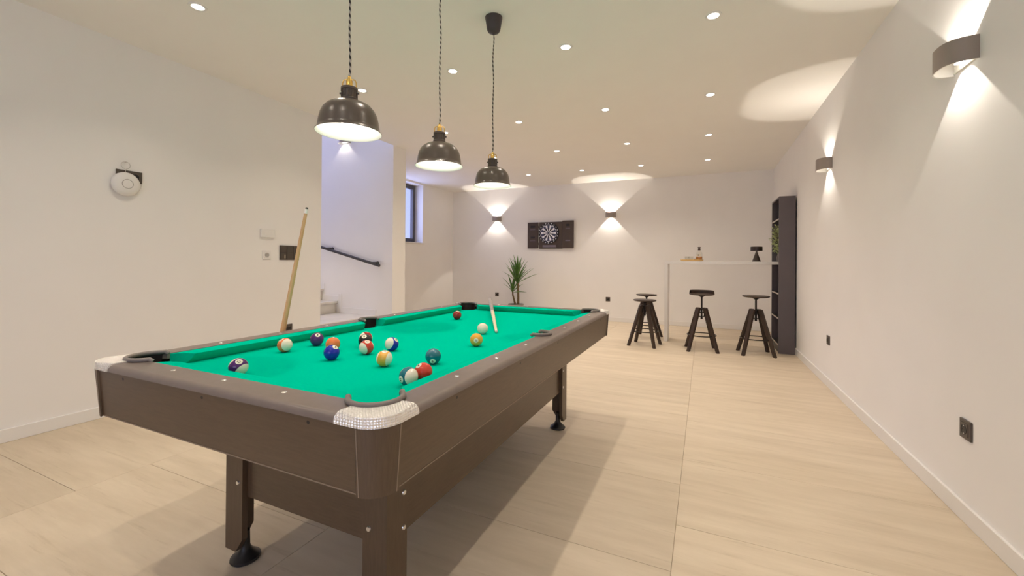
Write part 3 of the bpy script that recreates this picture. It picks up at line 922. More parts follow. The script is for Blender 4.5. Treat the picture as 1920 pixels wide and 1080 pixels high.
# ------------------------------------------------------------------ billiard balls
BR = 0.0286
BALLC = {'yellow': (0.80, 0.40, 0.055), 'blue': (0.012, 0.022, 0.36), 'red': (0.62, 0.055, 0.03), 'purple': (0.085, 0.018, 0.14),
         'orange': (0.78, 0.20, 0.055), 'teal': (0.003, 0.15, 0.20), 'maroon': (0.30, 0.012, 0.012), 'black': (0.012, 0.010, 0.009)}
IVORY = mat('ball_ivory', (0.80, 0.74, 0.60), 0.10, bump=0.005, coat=0.15)
INK = mat('ball_number_ink', (0.01, 0.01, 0.01), 0.2, bump=0.005)
BM = {k: mat('ball_' + k, v, 0.10, bump=0.005, coat=0.15) for k, v in BALLC.items()}
def text_mesh(s, size):
    cu = bpy.data.curves.new('t', 'FONT'); cu.body = s; cu.align_x = 'CENTER'; cu.align_y = 'CENTER'; cu.size = size; cu.offset = size * 0.018
    o = bpy.data.objects.new('t', cu); C.objects.link(o)
    bpy.context.view_layer.update()
    me = bpy.data.meshes.new_from_object(o.evaluated_get(bpy.context.evaluated_depsgraph_get()))
    bpy.data.objects.remove(o); bpy.data.curves.remove(cu)
    tb = B(); tb.from_mesh(me)
    bmesh.ops.triangulate(tb, faces=tb.faces[:])
    bmesh.ops.subdivide_edges(tb, edges=tb.edges[:], cuts=2, use_grid_fill=True)
    tb.to_mesh(me); tb.free()
    return me
def ball(num, colour, stripe, pos, face, pole, label):
    """face / pole: directions of the number and of the stripe's pole, given as right, up, towards the viewer's side"""
    def wv(v): return (RGT * v[0] + UPV * v[1] - FWD * v[2]).normalized()
    n = wv(face); p = wv(pole); p = (p - n * p.dot(n)).normalized()
    R = Matrix((n, p.cross(n), p)).transposed().to_4x4()      # local x = number, z = pole
    b = B()
    lat = [-90, -78, -66, -54, -43, -32, -21, -10, 0, 10, 21, 32, 43, 54, 66, 78, 90]
    lathe(b, [(BR * math.cos(math.radians(a)) if abs(a) < 90 else 0.0, BR * math.sin(math.radians(a))) for a in lat], 40)
    if stripe:
        for f in b.faces:
            if abs(f.calc_center_median().z) > BR * math.sin(math.radians(32)): f.material_index = 1
    o = obj('billiard_ball', b, [IVORY] if num == 0 else [BM[colour], IVORY], None, 80)
    o.matrix_world = Matrix.Translation((pos[0], pos[1], ZB + BR)) @ R
    tag(o, label, 'ball', 'billiard balls on the green cloth')
    if num:
        for s in (1, -1):
            b = B(); A = 21
            rows_ = [(BR + 0.00015) * math.sin(math.radians(A * k / 4)) for k in range(5)]
            lathe(b, [(rr, math.sqrt(max(0, (BR + 0.00015) ** 2 - rr ** 2))) for rr in rows_], 24)
            d = obj('number_disc', b, IVORY, o, 60); d.rotation_euler = (0, s * PI / 2, 0)
            me = text_mesh(str(num), 0.0135 if num < 10 else 0.0115)
            for v in me.vertices:
                # text lies in x-y; lay it upright on the disc, reading along local y
                x, y = v.co.x, v.co.y
                q = Vector((math.sqrt(max(0, BR ** 2 - x * x - y * y)), x, y)); q = q.normalized() * (BR + 0.00055)
                v.co = Vector((q.x * s, q.y * s, q.z))
            me.materials.append(INK)
            t = bpy.data.objects.new('number', me); C.objects.link(t); t.parent = o
    return o
ball(12, 'purple', True, (-1.371, 0.874), (0.40, 0.75, 0.50), (0.78, -0.55, 0.20), 'purple striped ball numbered 12, closest to the near short rail')
ball(13, 'orange', True, (-1.560, 1.183), (-0.35, 0.85, 0.35), (0.75, 0.15, 0.45), 'orange striped ball numbered 13, nearest the leaning cue')
ball(4, 'purple', False, (-1.553, 1.334), (0.35, 0.72, 0.5), (0.3, -0.6, 0.6), 'solid purple ball numbered 4 near the left long rail')
ball(5, 'orange', False, (-1.405, 1.287), (0.25, 0.9, -0.1), (0.3, -0.2, 0.8), 'solid orange ball numbered 5 behind the solid blue ball')
ball(2, 'blue', False, (-1.278, 1.165), (0.55, 0.75, 0.2), (0.3, -0.3, 0.8), 'solid blue ball numbered 2 in front of the orange ball')
ball(15, 'maroon', True, (-1.382, 1.451), (0.1, 0.9, -0.1), (-0.6, 0.3, 0.6), 'maroon striped ball numbered 15 at the back of a group of three')
ball(8, 'black', False, (-1.338, 1.401), (0.05, 0.75, 0.55), (0.3, -0.5, 0.7), 'solid black ball numbered 8 in the middle of a group of three')
ball(11, 'red', True, (-1.234, 1.299), (0.25, 0.85, 0.35), (-0.55, -0.35, 0.7), 'red striped ball numbered 11 at the front of a group of three')
ball(10, 'blue', True, (-1.188, 1.397), (0.65, 0.6, 0.15), (-0.7, 0.0, 0.6), 'blue striped ball numbered 10 near the middle of the cloth')
ball(9, 'yellow', True, (-1.035, 1.178), (0.1, 0.97, 0.2), (0.95, 0.0, 0.15), 'yellow striped ball numbered 9, pale at its sides')
ball(6, 'teal', False, (-0.900, 1.284), (0.10, -0.45, 0.85), (0.0, 0.9, 0.3), 'solid teal ball numbered 6, its number facing the camera')
ball(14, 'teal', True, (-0.807, 1.025), (-0.62, -0.10, 0.72), (0.75, 0.1, 0.5), 'teal striped ball numbered 14 closest to the near corner pocket')
ball(3, 'red', False, (-0.800, 1.089), (-0.45, 0.80, 0.35), (0.3, -0.2, 0.8), 'solid red ball numbered 3 right behind the teal striped ball')
ball(7, 'maroon', False, (-1.458, 2.342), (0.25, 0.92, 0.25), (0.3, -0.2, 0.8), 'solid maroon ball numbered 7 near the far short rail')
ball(0, 'yellow', False, (-1.048, 1.935), (0, 1, 0), (1, 0, 0), 'plain ivory cue ball behind the yellow ball')
ball(1, 'yellow', False, (-0.921, 1.643), (0.04, 0.06, 0.98), (-0.1, 0.9, 0.1), 'solid yellow ball numbered 1 in front of the cue ball')

# ------------------------------------------------------------------ cues
def cue(butt, tip, L, wood, label, butt_m=None, tip_m=None):
    d = (Vector(tip) - Vector(butt)).normalized()
    o = empty('pool_cue', butt, 0, label, 'cue')
    o.rotation_mode = 'QUATERNION'
    o.rotation_quaternion = Vector((0, 0, 1)).rotation_difference(d)
    b = B(); lathe(b, [(0.0, 0.0), (0.012, 0.0), (0.0148, 0.004), (0.0148, 0.02)], 20); obj('bumper', b, BLACKP, o, 40)
    b = B(); lathe(b, [(0.0148, 0.02), (0.0138, L * 0.25), (0.0125, L * 0.5)], 20); obj('butt', b, butt_m or wood, o, 40)
    b = B(); lathe(b, [(0.0125, L * 0.5), (0.0128, L * 0.5 + 0.004), (0.0128, L * 0.5 + 0.014), (0.0124, L * 0.5 + 0.018)], 20); obj('joint', b, STEEL if butt_m else wood, o, 40)
    b = B(); lathe(b, [(0.0124, L * 0.5 + 0.018), (0.0100, L * 0.75), (0.0072, L - 0.030)], 20); obj('shaft', b, wood, o, 40)
    b = B(); lathe(b, [(0.0073, L - 0.030), (0.0070, L - 0.008)], 20); obj('ferrule', b, mat('ferrule', (0.85, 0.83, 0.78), 0.4, bump=0.02), o, 40)
    b = B(); lathe(b, [(0.0069, L - 0.008), (0.0066, L - 0.003), (0.004, L), (0.0, L)], 20); obj('tip', b, tip_m or mat('cue_tip', (0.06, 0.05, 0.05), 0.8, bump=0.1), o, 40)
    return o
# leaning on the left rail: rail point and tip known, butt on the floor
rp, tp = Vector((-1.843, 1.386, 0.762)), Vector((-1.748, 1.436, 1.358))
dd = (tp - rp).normalized()
bt = rp - dd * ((rp.z - 0.006) / dd.z)
cue(bt, tp, (tp - bt).length, CUEW, 'light wooden cue standing upright, leaning against the left rail')
tp2 = Vector((-0.993, 1.985, ZB + 0.0085)); rp2 = Vector((-1.555, 3.00, ZT + 0.0165))
dd2 = (rp2 - tp2).normalized()
bt2 = tp2 + dd2 * 1.36
cue(bt2, tp2, 1.36, CUEW2, 'pale cue lying across the cloth and out over the far rail', mat('cue_butt_grey', (0.35, 0.31, 0.28), 0.35, var=0.2, vscale=40), mat('cue_tip_pale', (0.55, 0.52, 0.46), 0.7, bump=0.1))

# ------------------------------------------------------------------ bar counter, bookcase, stools
bar = empty('bar_counter', (-0.505, 6.33, 0), 0, 'white laminate bar counter on one panel leg, ending in the grey bookcase', 'bar counter')
b = B(); box(b, 0, 1.515, 0, 0.35, 1.098, 1.138, 0.002, 1); obj('worktop', b, BARW, bar)
b = B(); box(b, 0, 0.045, 0, 0.35, 0, 1.098, 0.002, 1); obj('leg_panel', b, BARW, bar)

bc = empty('bookcase', (0.846, 6.10, 0), 0, 'tall narrow dark grey bookcase standing against the right wall', 'bookcase')
BD, BWD, BHT = XR - BT - 0.846 - 0.002, 0.60, 1.945
b = B(); box(b, 0, BD, 0, 0.02, 0, BHT, 0.001, 1); obj('side_panel', b, CASE, bc)
b = B(); box(b, 0, BD, BWD - 0.02, BWD, 0, BHT, 0.001, 1); obj('side_panel', b, CASE, bc)
b = B(); box(b, 0, BD, 0.02, BWD - 0.02, BHT - 0.02, BHT, 0.001, 1); obj('top_panel', b, CASE, bc)
b = B(); box(b, BD - 0.006, BD, 0.02, BWD - 0.02, 0.0, BHT - 0.02); obj('back_panel', b, CASEIN, bc)
b = B(); box(b, 0.012, 0.024, 0.02, BWD - 0.02, 0.0, 0.085); obj('plinth', b, CASEIN, bc)
for z in (0.10, 0.428, 0.735, 1.668):
    b = B(); box(b, 0.004, BD - 0.006, 0.02, BWD - 0.02, z - 0.009, z + 0.009, 0.001, 1)
    so = obj('shelf', b, CASEIN, bc)
    b = B(); box(b, 0.002, 0.0042, 0.0205, BWD - 0.0205, z - 0.009, z + 0.009); obj('shelf_edge', b, CASEEDGE, so)

def stool(loc, rotz, seat_z, label, hub_z=0.535, lip=False):
    t = empty('bar_stool', loc, rotz, label, 'stool', 'dark adjustable bar stools by the counter')
    b = B(); lathe(b, [(0.0, seat_z - 0.022), (0.13, seat_z - 0.020), (0.146, seat_z - 0.014), (0.150, seat_z - 0.006), (0.147, seat_z), (0.12, seat_z - 0.003), (0.0, seat_z - 0.006)], 36)
    so = obj('seat', b, STOOLW, t, 40)
    if lip:
        b = B(); lathe(b, [(0.140, seat_z - 0.012), (0.149, seat_z - 0.008), (0.143, seat_z + 0.040), (0.136, seat_z + 0.040), (0.134, seat_z - 0.008)], 30, 0, 0, -math.radians(51) + 0.02, PI - math.radians(51) - 0.02)
        obj('back_lip', b, STOOLW, so, 40)
    b = B(); cyl(b, (0, 0, hub_z - 0.13), (0, 0, seat_z - 0.02), 0.011, n=16); lathe(b, [(0.011, seat_z - 0.05), (0.045, seat_z - 0.026), (0.045, seat_z - 0.02)], 20)
    obj('screw_post', b, STOOLM, t, 40)
    b = B(); lathe(b, [(0.011, hub_z - 0.012), (0.035, hub_z - 0.012), (0.035, hub_z - 0.004), (0.011, hub_z - 0.004)], 24)
    lathe(b, [(0.010, hub_z - 0.112), (0.030, hub_z - 0.112), (0.030, hub_z - 0.104), (0.010, hub_z - 0.104)], 24)
    lathe(b, [(0.0, hub_z - 0.142), (0.012, hub_z - 0.138), (0.015, hub_z - 0.128), (0.011, hub_z - 0.118)], 16)
    for k in range(4):
        a = PI / 4 + k * PI / 2
        c, s = math.cos(a), math.sin(a)
        tube(b, [(0.030 * c, 0.030 * s, hub_z - 0.008), (0.036 * c, 0.036 * s, hub_z - 0.055), (0.028 * c, 0.028 * s, hub_z - 0.108)], 0.006, 8)
    obj('hub', b, STOOLM, t, 40)
    for k in range(4):
        a = k * PI / 2
        c, s = math.cos(a), math.sin(a)
        b = B()
        top, bot = Vector((0.055, 0, hub_z + 0.004)), Vector((0.238, 0, 0.0))
        vs = []
        for p, w, d in ((bot, 0.0185, 0.017), (top, 0.0215, 0.021)):
            vs.append([b.verts.new((p.x + dx * d, dy * w, p.z)) for dx, dy in ((-1, -1), (1, -1), (1, 1), (-1, 1))])
        for i in range(4): b.faces.new((vs[0][i], vs[0][(i + 1) % 4], vs[1][(i + 1) % 4], vs[1][i]))
        b.faces.new(vs[0][::-1]); b.faces.new(vs[1])
        bmesh.ops.bevel(b, geom=b.edges[:], offset=0.003, segments=1, affect='EDGES')
        o = obj('leg', b, STOOLW, t); o.rotation_euler = (0, 0, a)
        b = B(); cyl(b, (0.0, 0, hub_z - 0.05), (0.045, 0, hub_z - 0.06), 0.005, n=8); o2 = obj('leg_bolt', b, STOOLM, o)
    b = B(); tube(b, [(0.170 * math.cos(2 * PI * i / 40), 0.170 * math.sin(2 * PI * i / 40), 0.195) for i in range(40)], 0.0065, 8, closed=True)
    obj('foot_ring', b, STOOLM, t, 60)
    return t
stool((-0.72, 5.915, 0), math.radians(37), 0.612, 'dark bar stool at the left end, in front of another stool', 0.535)
stool((-0.775, 6.56, 0), math.radians(30), 0.640, 'dark bar stool mostly hidden behind the stool at the left end', 0.55)
stool((-0.02, 5.91, 0), math.radians(51), 0.722, 'dark bar stool in the middle, seat raised with an upturned edge', 0.535, True)
stool((0.588, 5.95, 0), math.radians(51), 0.715, 'dark bar stool standing beside the grey bookcase', 0.545)

# table lamp on the bar
t = empty('table_lamp', (0.640, 6.45, 1.138), 0, 'small dark bronze table lamp with drum shade on the bar counter', 'lamp')
b = B(); lathe(b, [(0.0, 0.0), (0.052, 0.0), (0.052, 0.004), (0.044, 0.022), (0.032, 0.060), (0.019, 0.100), (0.011, 0.130), (0.011, 0.155), (0.0, 0.155)], 32); obj('base', b, BRONZE, t, 40)
b = B(); lathe(b, [(0.066, 0.142), (0.070, 0.142), (0.070, 0.196), (0.067, 0.199), (0.0, 0.199)], 36); lathe(b, [(0.066, 0.142), (0.066, 0.190), (0.0, 0.190)], 36); obj('shade', b, BRONZE, t, 40)
b = B(); lathe(b, [(0.0, 0.150), (0.062, 0.150)], 30); obj('diffuser', b, mat('lamp_diffuser', (1, 0.95, 0.85), 0.5, emit=WARM2, estr=2.0, bump=0.01), t, 40)

# tray with bottle and glasses
t = empty('serving_tray', (-0.152, 6.46, 1.138), 0, 'oval bamboo serving tray on the bar counter', 'tray')
b = B(); lathe(b, [(0.0, 0.004), (0.125, 0.004), (0.138, 0.012), (0.148, 0.026), (0.152, 0.026), (0.145, 0.006), (0.130, 0.0), (0.0, 0.0)], 40, sy=0.62); obj('dish', b, TRAYW, t, 40)
ZTR = 1.138 + 0.0045
t = empty('liquor_bottle', (-0.058, 6.468, ZTR), 0, 'clear bottle half full of amber liquor with dark cap, on tray', 'bottle')
b = B(); lathe(b, [(0.0, 0.0), (0.040, 0.0), (0.042, 0.006), (0.042, 0.095), (0.036, 0.118), (0.020, 0.140), (0.015, 0.150), (0.015, 0.172)], 32); obj('glass_body', b, GLASS, t, 40)
b = B(); lathe(b, [(0.0, 0.003), (0.038, 0.003), (0.040, 0.008), (0.040, 0.062), (0.0, 0.062)], 32); obj('liquor', b, AMBER, t, 40)
b = B(); lathe(b, [(0.0168, 0.148), (0.0168, 0.176), (0.0, 0.176)], 24); obj('neck_wrap', b, mat('neck_wrap', (0.10, 0.06, 0.05), 0.5, bump=0.02), t, 40)
b = B(); lathe(b, [(0.010, 0.176), (0.010, 0.184), (0.019, 0.184), (0.019, 0.197), (0.0, 0.197)], 24); obj('stopper', b, mat('stopper', (0.09, 0.06, 0.05), 0.5, bump=0.02), t, 40)
b = B(); lathe(b, [(0.0426, 0.068), (0.0426, 0.092)], 12, 0, 0, math.radians(-140), math.radians(-60)); obj('paper_label', b, LABELM, t, 40)
b = B(); cyl(b, (-0.010, -0.0432, 0.082), (-0.010, -0.0415, 0.082), 0.008, n=16); obj('seal', b, mat('label_seal', (0.06, 0.035, 0.02), 0.6, bump=0.02), t, 40)
for (x, y, lab) in ((-0.165, 6.475, 'small clear tumbler in the middle of the tray'), (-0.215, 6.455, 'small clear tumbler at the end of the tray away from the bottle')):
    b = B(); lathe(b, [(0.0, 0.0), (0.024, 0.0), (0.027, 0.004), (0.031, 0.062), (0.029, 0.062), (0.0255, 0.010), (0.0, 0.010)], 28)
    tag(obj('tumbler', b, GLASS, None, 40, (x, y, ZTR)), lab, 'glass', 'tumblers on the tray')
t = empty('small_jar', (-0.112, 6.428, ZTR), 0, 'tiny dark jar standing beside the liquor bottle', 'jar')
b = B(); lathe(b, [(0.0, 0.0), (0.013, 0.0), (0.015, 0.004), (0.015, 0.026), (0.011, 0.030), (0.0, 0.030)], 20); obj('body', b, mat('jar_dark', (0.03, 0.012, 0.008), 0.3, bump=0.02), t, 40)
b = B(); lathe(b, [(0.012, 0.030), (0.012, 0.038), (0.0, 0.038)], 20); obj('lid', b, WHITEP, t, 40)

# plant inside the bookcase
def leaf_mesh(L, W, curl, fold=0.15, n=5, thick=0.0012):
    b = B()
    rows_ = []
    for k in range(n + 1):
        s = k / n
        w = W * (math.sin(PI * min(1, s * 0.9 + 0.12)) ** 0.8) if k < n else 0.0006
        x = L * s * math.cos(curl * s * 0.5); z = L * s * math.sin(curl * s * 0.5) * -1
        top = [b.verts.new((x, -w, z + fold * w)), b.verts.new((x, 0, z)), b.verts.new((x, w, z + fold * w))]
        bot = [b.verts.new((x, -w, z + fold * w - thick)), b.verts.new((x, 0, z - thick)), b.verts.new((x, w, z + fold * w - thick))]
        rows_.append((top, bot))
    for k in range(n):
        (t0, b0), (t1, b1) = rows_[k], rows_[k + 1]
        for i in range(2):
            b.faces.new((t0[i], t0[i + 1], t1[i + 1], t1[i]))
            b.faces.new((b0[i + 1], b0[i], b1[i], b1[i + 1]))
        b.faces.new((t0[0], t1[0], b1[0], b0[0])); b.faces.new((t1[2], t0[2], b0[2], b1[2]))
    t0, b0 = rows_[0]; b.faces.new((t0[2], t0[1], t0[0], b0[0], b0[1], b0[2]))
    t1, b1 = rows_[-1]; b.faces.new((t1[0], t1[1], t1[2], b1[2], b1[1], b1[0]))
    return b
t = empty('shelf_plant', (0.912, 6.42, 1.138), 0, 'bushy pale green plant in a small vase inside the bookcase', 'plant')
b = B(); lathe(b, [(0.0, 0.0), (0.038, 0.0), (0.046, 0.02), (0.048, 0.06), (0.036, 0.10), (0.034, 0.115), (0.031, 0.115), (0.033, 0.10), (0.0, 0.08)], 28); obj('vase', b, mat('vase_glaze', (0.12, 0.10, 0.09), 0.25, bump=0.02), t, 40)
b = B()
rnd = random.Random(3)
for k in range(22):
    a = rnd.uniform(0, 2 * PI); r1 = rnd.uniform(0.02, 0.16); zt = rnd.uniform(0.22, 0.44)
    dx, dy = max(-0.10, min(0.08, r1 * math.cos(a) * 0.6)), max(-0.20, min(0.20, r1 * 1.3 * math.sin(a)))
    tube(b, [(0, 0, 0.08), (dx * 0.5, dy * 0.5, 0.08 + (zt - 0.08) * 0.6), (dx, dy, zt)], 0.0018, 5)
obj('stems', b, mat('stem_green', (0.16, 0.17, 0.07), 0.6, bump=0.05), t)
me_all = B()
for k in range(420):
    a = rnd.uniform(0, 2 * PI); zz = rnd.uniform(0.12, 0.47)
    rr = (0.05 + 0.16 * math.sin(PI * min(1, (zz - 0.05) / 0.50))) * math.sqrt(rnd.random())
    px, py = max(-0.090, min(0.075, rr * math.cos(a) * 0.6)), max(-0.25, min(0.22, rr * 1.7 * math.sin(a)))
    L, W = rnd.uniform(0.028, 0.046), rnd.uniform(0.009, 0.015)
    Rm = Matrix.Rotation(rnd.uniform(0, 2 * PI), 3, 'Z') @ Matrix.Rotation(rnd.uniform(-1.2, 0.8), 3, 'Y')
    o0 = Vector((px, py, zz))
    q = [(0, 0, 0), (L * 0.5, -W, 0.003), (L, 0, -0.002), (L * 0.5, W, 0.003)]
    vs = [me_all.verts.new(o0 + Rm @ Vector(p)) for p in q]
    me_all.faces.new(vs)
fo = obj('foliage', me_all, LEAF2, t); fo['kind'] = 'stuff'
sm = fo.modifiers.new('thickness', 'SOLIDIFY'); sm.thickness = 0.0008

# ------------------------------------------------------------------ yucca in a planter by the back wall
t = empty('yucca_plant', (-3.375, 7.60, 0), 0, 'two-stemmed yucca with sword leaves standing before the back wall', 'plant')
b = B(); lathe(b, [(0.0, 0.0), (0.12, 0.0), (0.125, 0.01), (0.155, 0.27), (0.158, 0.28), (0.148, 0.28), (0.14, 0.25), (0.0, 0.25)], 36); obj('planter', b, POTM, t, 40)
b = B(); lathe(b, [(0.0, 0.262), (0.08, 0.258), (0.141, 0.252)], 28); obj('soil', b, SOIL, t, 40)
T1 = [(0.045, 0, 0.24), (0.050, 0, 0.40), (0.040, 0.01, 0.55), (0.035, 0.01, 0.70), (0.020, 0.01, 0.76)]
T2 = [(-0.005, 0, 0.24), (-0.030, -0.02, 0.36), (-0.055, -0.03, 0.46), (-0.060, -0.03, 0.53)]
b = B(); tube(b, T1, [0.026, 0.023, 0.021, 0.019, 0.014], 12); obj('trunk', b, TRUNK, t, 60)
b = B(); tube(b, T2, [0.020, 0.017, 0.016, 0.012], 12); obj('trunk', b, TRUNK, t, 60)
lm = []
for L, W, cu in ((0.46, 0.021, 0.22), (0.40, 0.020, 0.40), (0.30, 0.017, 0.30)):
    o = obj('leaf', leaf_mesh(L, W, cu, 0.5, 7), LEAF, t, 50); lm.append(o.data); bpy.data.objects.remove(o)
rnd = random.Random(11)
def crown(c, n, zspan, kinds, lo, hi):
    for k in range(n):
        o = bpy.data.objects.new('leaf', lm[rnd.choice(kinds)]); C.objects.link(o); o.parent = t
        s = k / max(1, n - 1)
        el = math.radians(lo + (hi - lo) * s ** 0.6)          # low leaves hang outwards, upper stand up
        az = k * 2.39996 + rnd.uniform(-0.2, 0.2)
        o.location = (c[0], c[1], c[2] - zspan * (1 - s))
        o.rotation_mode = 'XYZ'
        o.rotation_euler = (rnd.uniform(-0.3, 0.3), -el, az)
        sc = rnd.uniform(0.85, 1.08); o.scale = (sc, sc, sc)
crown((0.020, 0.010, 0.79), 32, 0.11, (0, 0, 1), 32, 87)
crown((-0.060, -0.03, 0.55), 14, 0.05, (1, 2, 2), 12, 84)

# ------------------------------------------------------------------ dartboard cabinet on the back wall
t = empty('dartboard_cabinet', (-2.795, YB, 1.655), 0, 'open dark dartboard cabinet hung on the back wall', 'dartboard')
b = B(); box(b, -0.243, 0.243, -0.05, -0.002, -0.27, 0.262, 0.004); obj('backboard', b, DCASE, t)
def dart_door(x0, x1, z0, z1, y0, name_rows):
    b = B(); box(b, x0, x1, y0 - 0.025, y0, z0, z1, 0.004)
    d = obj('door', b, DCASE, t)
    xm = (x0 + x1) / 2
    for z, w, h, m in name_rows:
        b = B(); box(b, xm - w, xm + w, y0 - 0.031, y0 - 0.024, z - h, z + h, 0.002); obj('dart_rack' if m == 0 else 'scoreboard_print', b, DBLACK if m == 0 else DPRINT, d)
dart_door(-0.497, -0.268, -0.262, 0.262, -0.020, ((0.175, 0.050, 0.022, 0), (0.115, 0.055, 0.005, 1), (-0.045, 0.045, 0.020, 0), (-0.112, 0.055, 0.005, 1)))
dart_door(0.249, 0.482, -0.265, 0.278, -0.040, ((0.190, 0.035, 0.024, 0), (0.125, 0.045, 0.005, 1), (-0.115, 0.050, 0.012, 1)))
for x in (-0.2555, 0.246):
    for z in (-0.17, 0.17):
        b = B(); cyl(b, (x, -0.035, z - 0.02), (x, -0.035, z + 0.02), 0.005, n=10); obj('hinge', b, STOOLM, t, 40)
# the round target: rings and wedges in relief
yb0 = -0.050
cxd, czd = -0.035, 0.038
b = B(); cyl(b, (cxd, yb0, czd), (cxd, yb0 - 0.022, czd), 0.212, n=48); db = obj('target', b, DBLACK, t, 40)
def wedge(bm, r0, r1, a0, a1, y, mi):
    n = 3
    vs0 = [bm.verts.new((cxd + r0 * math.sin(a0 + (a1 - a0) * i / n), y, czd + r0 * math.cos(a0 + (a1 - a0) * i / n))) for i in range(n + 1)]
    vs1 = [bm.verts.new((cxd + r1 * math.sin(a0 + (a1 - a0) * i / n), y, czd + r1 * math.cos(a0 + (a1 - a0) * i / n))) for i in range(n + 1)]
    for i in range(n): bm.faces.new((vs0[i], vs0[i + 1], vs1[i + 1], vs1[i])).material_index = mi
b = B()
wd = 2 * PI / 20
for k in range(20):
    a0, a1 = (k - 0.46) * wd, (k + 0.46) * wd
    even = k % 2 == 0
    wedge(b, 0.020, 0.094, a0, a1, yb0 - 0.0235, 0 if even else 1)
    wedge(b, 0.097, 0.108, a0, a1, yb0 - 0.0235, 2 if even else 1)
    wedge(b, 0.111, 0.158, a0, a1, yb0 - 0.0235, 2 if even else 1)
    wedge(b, 0.161, 0.172, a0, a1, yb0 - 0.0235, 1 if even else 2)
    wedge(b, 0.188, 0.203, (k - 0.17) * wd, (k + 0.17) * wd, yb0 - 0.0235, 1)
wedge(b, 0.0, 0.001, 0, 6.28, yb0 - 0.0235, 2)
obj('segments', b, [DBLACK, DWHITE, DBLUE], db)
b = B(); cyl(b, (cxd, yb0 - 0.021, czd), (cxd, yb0 - 0.025, czd), 0.017, n=24); obj('bullseye', b, DBLUE, db, 40)
b = B(); box(b, cxd - 0.13, cxd + 0.15, yb0 - 0.003, yb0, -0.245, -0.200, 0.001, 1); obj('score_display', b, DPRINT, t)

# ------------------------------------------------------------------ sockets, switches and the like
def socket(loc, rotz, label, plate=DARKPLATE, well=BLACKP, size=0.082, group='wall sockets'):
    t = empty('wall_socket', loc, rotz, label, 'socket', group)
    h = size / 2
    b = B(); box(b, -h, h, -0.009, 0, -h, h, 0.002); obj('plate', b, plate, t)
    b = B(); box(b, -h * 0.68, h * 0.68, -0.012, -0.008, -h * 0.68, h * 0.68, 0.0015); obj('insert', b, plate, t)
    b = B(); lathe(b, [(0.0, 0.0019), (0.0180, 0.0019), (0.0190, 0.0030), (0.0205, 0.0030), (0.0215, 0.0015), (0.0215, -0.001)], 28)
    o = obj('socket_well', b, well, t, 40); o.rotation_euler = (PI / 2, 0, 0); o.location = (0, -0.0105, 0)
    for s in (1, -1):
        b = B(); cyl(b, (s * 0.0095, -0.0129, 0), (s * 0.0095, -0.0122, 0), 0.0025, n=10); obj('contact_hole', b, POCKET, t)
        b = B(); box(b, -0.003, 0.003, -0.0138, -0.0115, s * 0.0165 - 0.002, s * 0.0165 + 0.002, 0.0008); obj('earth_clip', b, BOLT, t)
    return t
socket((XR, 2.456, 0.398), -PI / 2, 'dark wall socket low on the right wall, closest to the camera')
socket((XR, 4.65, 0.42), -PI / 2, 'dark wall socket low on the right wall near the bookcase')
socket((-4.003, YB, 0.416), 0, 'dark wall socket on the back wall beside the yucca')
socket((-1.649, YB, 0.417), 0, 'dark wall socket on the back wall between the pool table and the stools')
socket((XL, 2.912, 0.422), PI / 2, 'dark wall socket low on the left wall behind the leaning cue')
socket((XL, 2.672, 1.152), PI / 2, 'white wall socket with a grey well, beside the dark switch panel', WHITEP, GREYP)
t = empty('thermostat', (XL, 2.678, 1.358), PI / 2, 'flat white thermostat on the left wall above the white socket', 'thermostat')
b = B(); box(b, -0.070, 0.070, -0.020, 0, -0.040, 0.040, 0.005); obj('case', b, WHITEP, t)
b = B(); box(b, -0.045, 0.045, -0.0212, -0.0195, -0.022, 0.026, 0.001, 1); obj('cover', b, WHITEP, t)
t = empty('switch_panel', (XL, 2.915, 1.178), PI / 2, 'wide dark switch panel on the left wall behind the leaning cue', 'switch')
b = B(); box(b, -0.108, 0.108, -0.010, 0, -0.072, 0.072, 0.002); obj('plate', b, DARKPLATE, t)
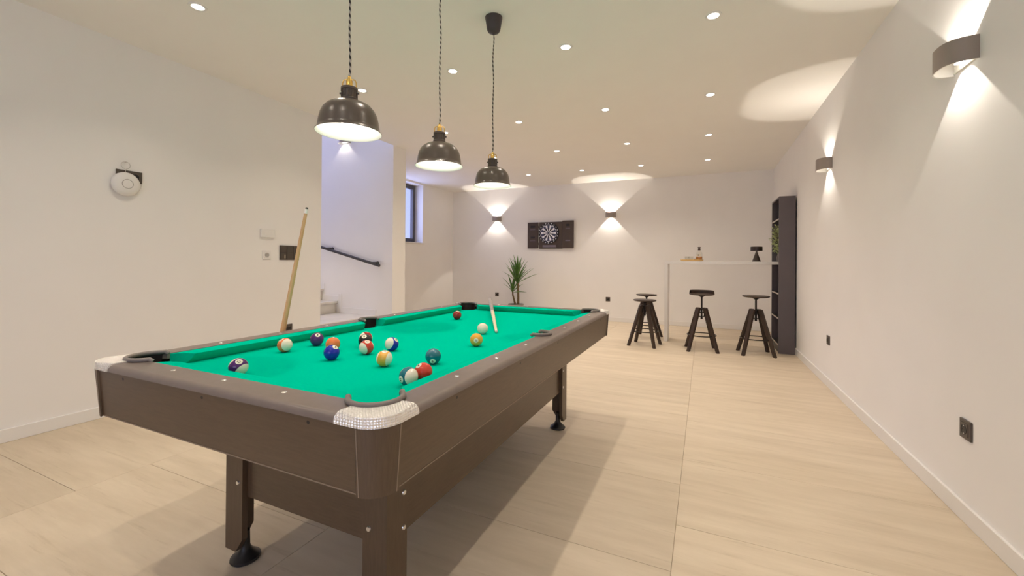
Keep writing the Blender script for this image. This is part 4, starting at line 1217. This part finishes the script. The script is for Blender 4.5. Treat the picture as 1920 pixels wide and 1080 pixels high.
for k, x in enumerate((-0.072, 0.0, 0.072)):
    for z in (-0.034, 0.034):
        b = B(); box(b, x - 0.032, x + 0.032, -0.014, -0.0095, z - 0.031, z + 0.031, 0.0015); obj('rocker', b, DARKPLATE, t)
b = B(); box(b, -0.060, -0.052, -0.0155, -0.0135, -0.055, -0.020, 0.001); obj('indicator', b, LABELM, t)

# white disc hung on a wire in front of a double dark plate
t = empty('double_socket', (XL, 1.615, 1.700), PI / 2, 'dark double socket plate half hidden behind the white disc', 'socket')
b = B(); box(b, -0.077, 0.077, -0.009, 0, -0.041, 0.041, 0.002); obj('plate', b, DARKPLATE, t)
for x in (-0.036, 0.036):
    b = B(); lathe(b, [(0.0, 0.0008), (0.0180, 0.0008), (0.0190, 0.0020), (0.0205, 0.0020), (0.0215, 0.0005), (0.0215, -0.001)], 28)
    o = obj('socket_well', b, BLACKP, t, 40); o.rotation_euler = (PI / 2, 0, 0); o.location = (x, -0.0095, 0)
t = empty('wireless_access_point', (XL + 0.0145, 1.588, 1.638), PI / 2, 'round white disc hanging by a wire loop on the left wall', 'access point')
b = B(); lathe(b, [(0.0, 0.036), (0.035, 0.036), (0.060, 0.032), (0.078, 0.022), (0.085, 0.010), (0.083, 0.003), (0.070, 0.0), (0.0, 0.0)], 48)
o = obj('disc', b, WHITEP, t, 50); o.rotation_euler = (PI / 2, 0, 0)
b = B(); lathe(b, [(0.030, 0.0362), (0.032, 0.0385), (0.034, 0.0362)], 40); r = obj('ring_mark', b, GREYP, t, 60); r.rotation_euler = (PI / 2, 0, 0)
b = B(); tube(b, [(0.026 * math.cos(a), -0.004, 0.136 + 0.026 * math.sin(a)) for a in [math.radians(-80 + 340 * k / 28) for k in range(29)]] , 0.0016, 6)
tube(b, [(0.004, -0.004, 0.110), (0.0, -0.004, 0.100), (-0.003, -0.006, 0.080)], 0.0016, 6)
obj('wire_loop', b, mat('wire_white', (0.60, 0.57, 0.53), 0.5, bump=0.02), t, 60)
b = B(); cyl(b, (0, 0.0143, 0.158), (0, -0.006, 0.158), 0.003, n=10); obj('hook', b, STEEL, t)
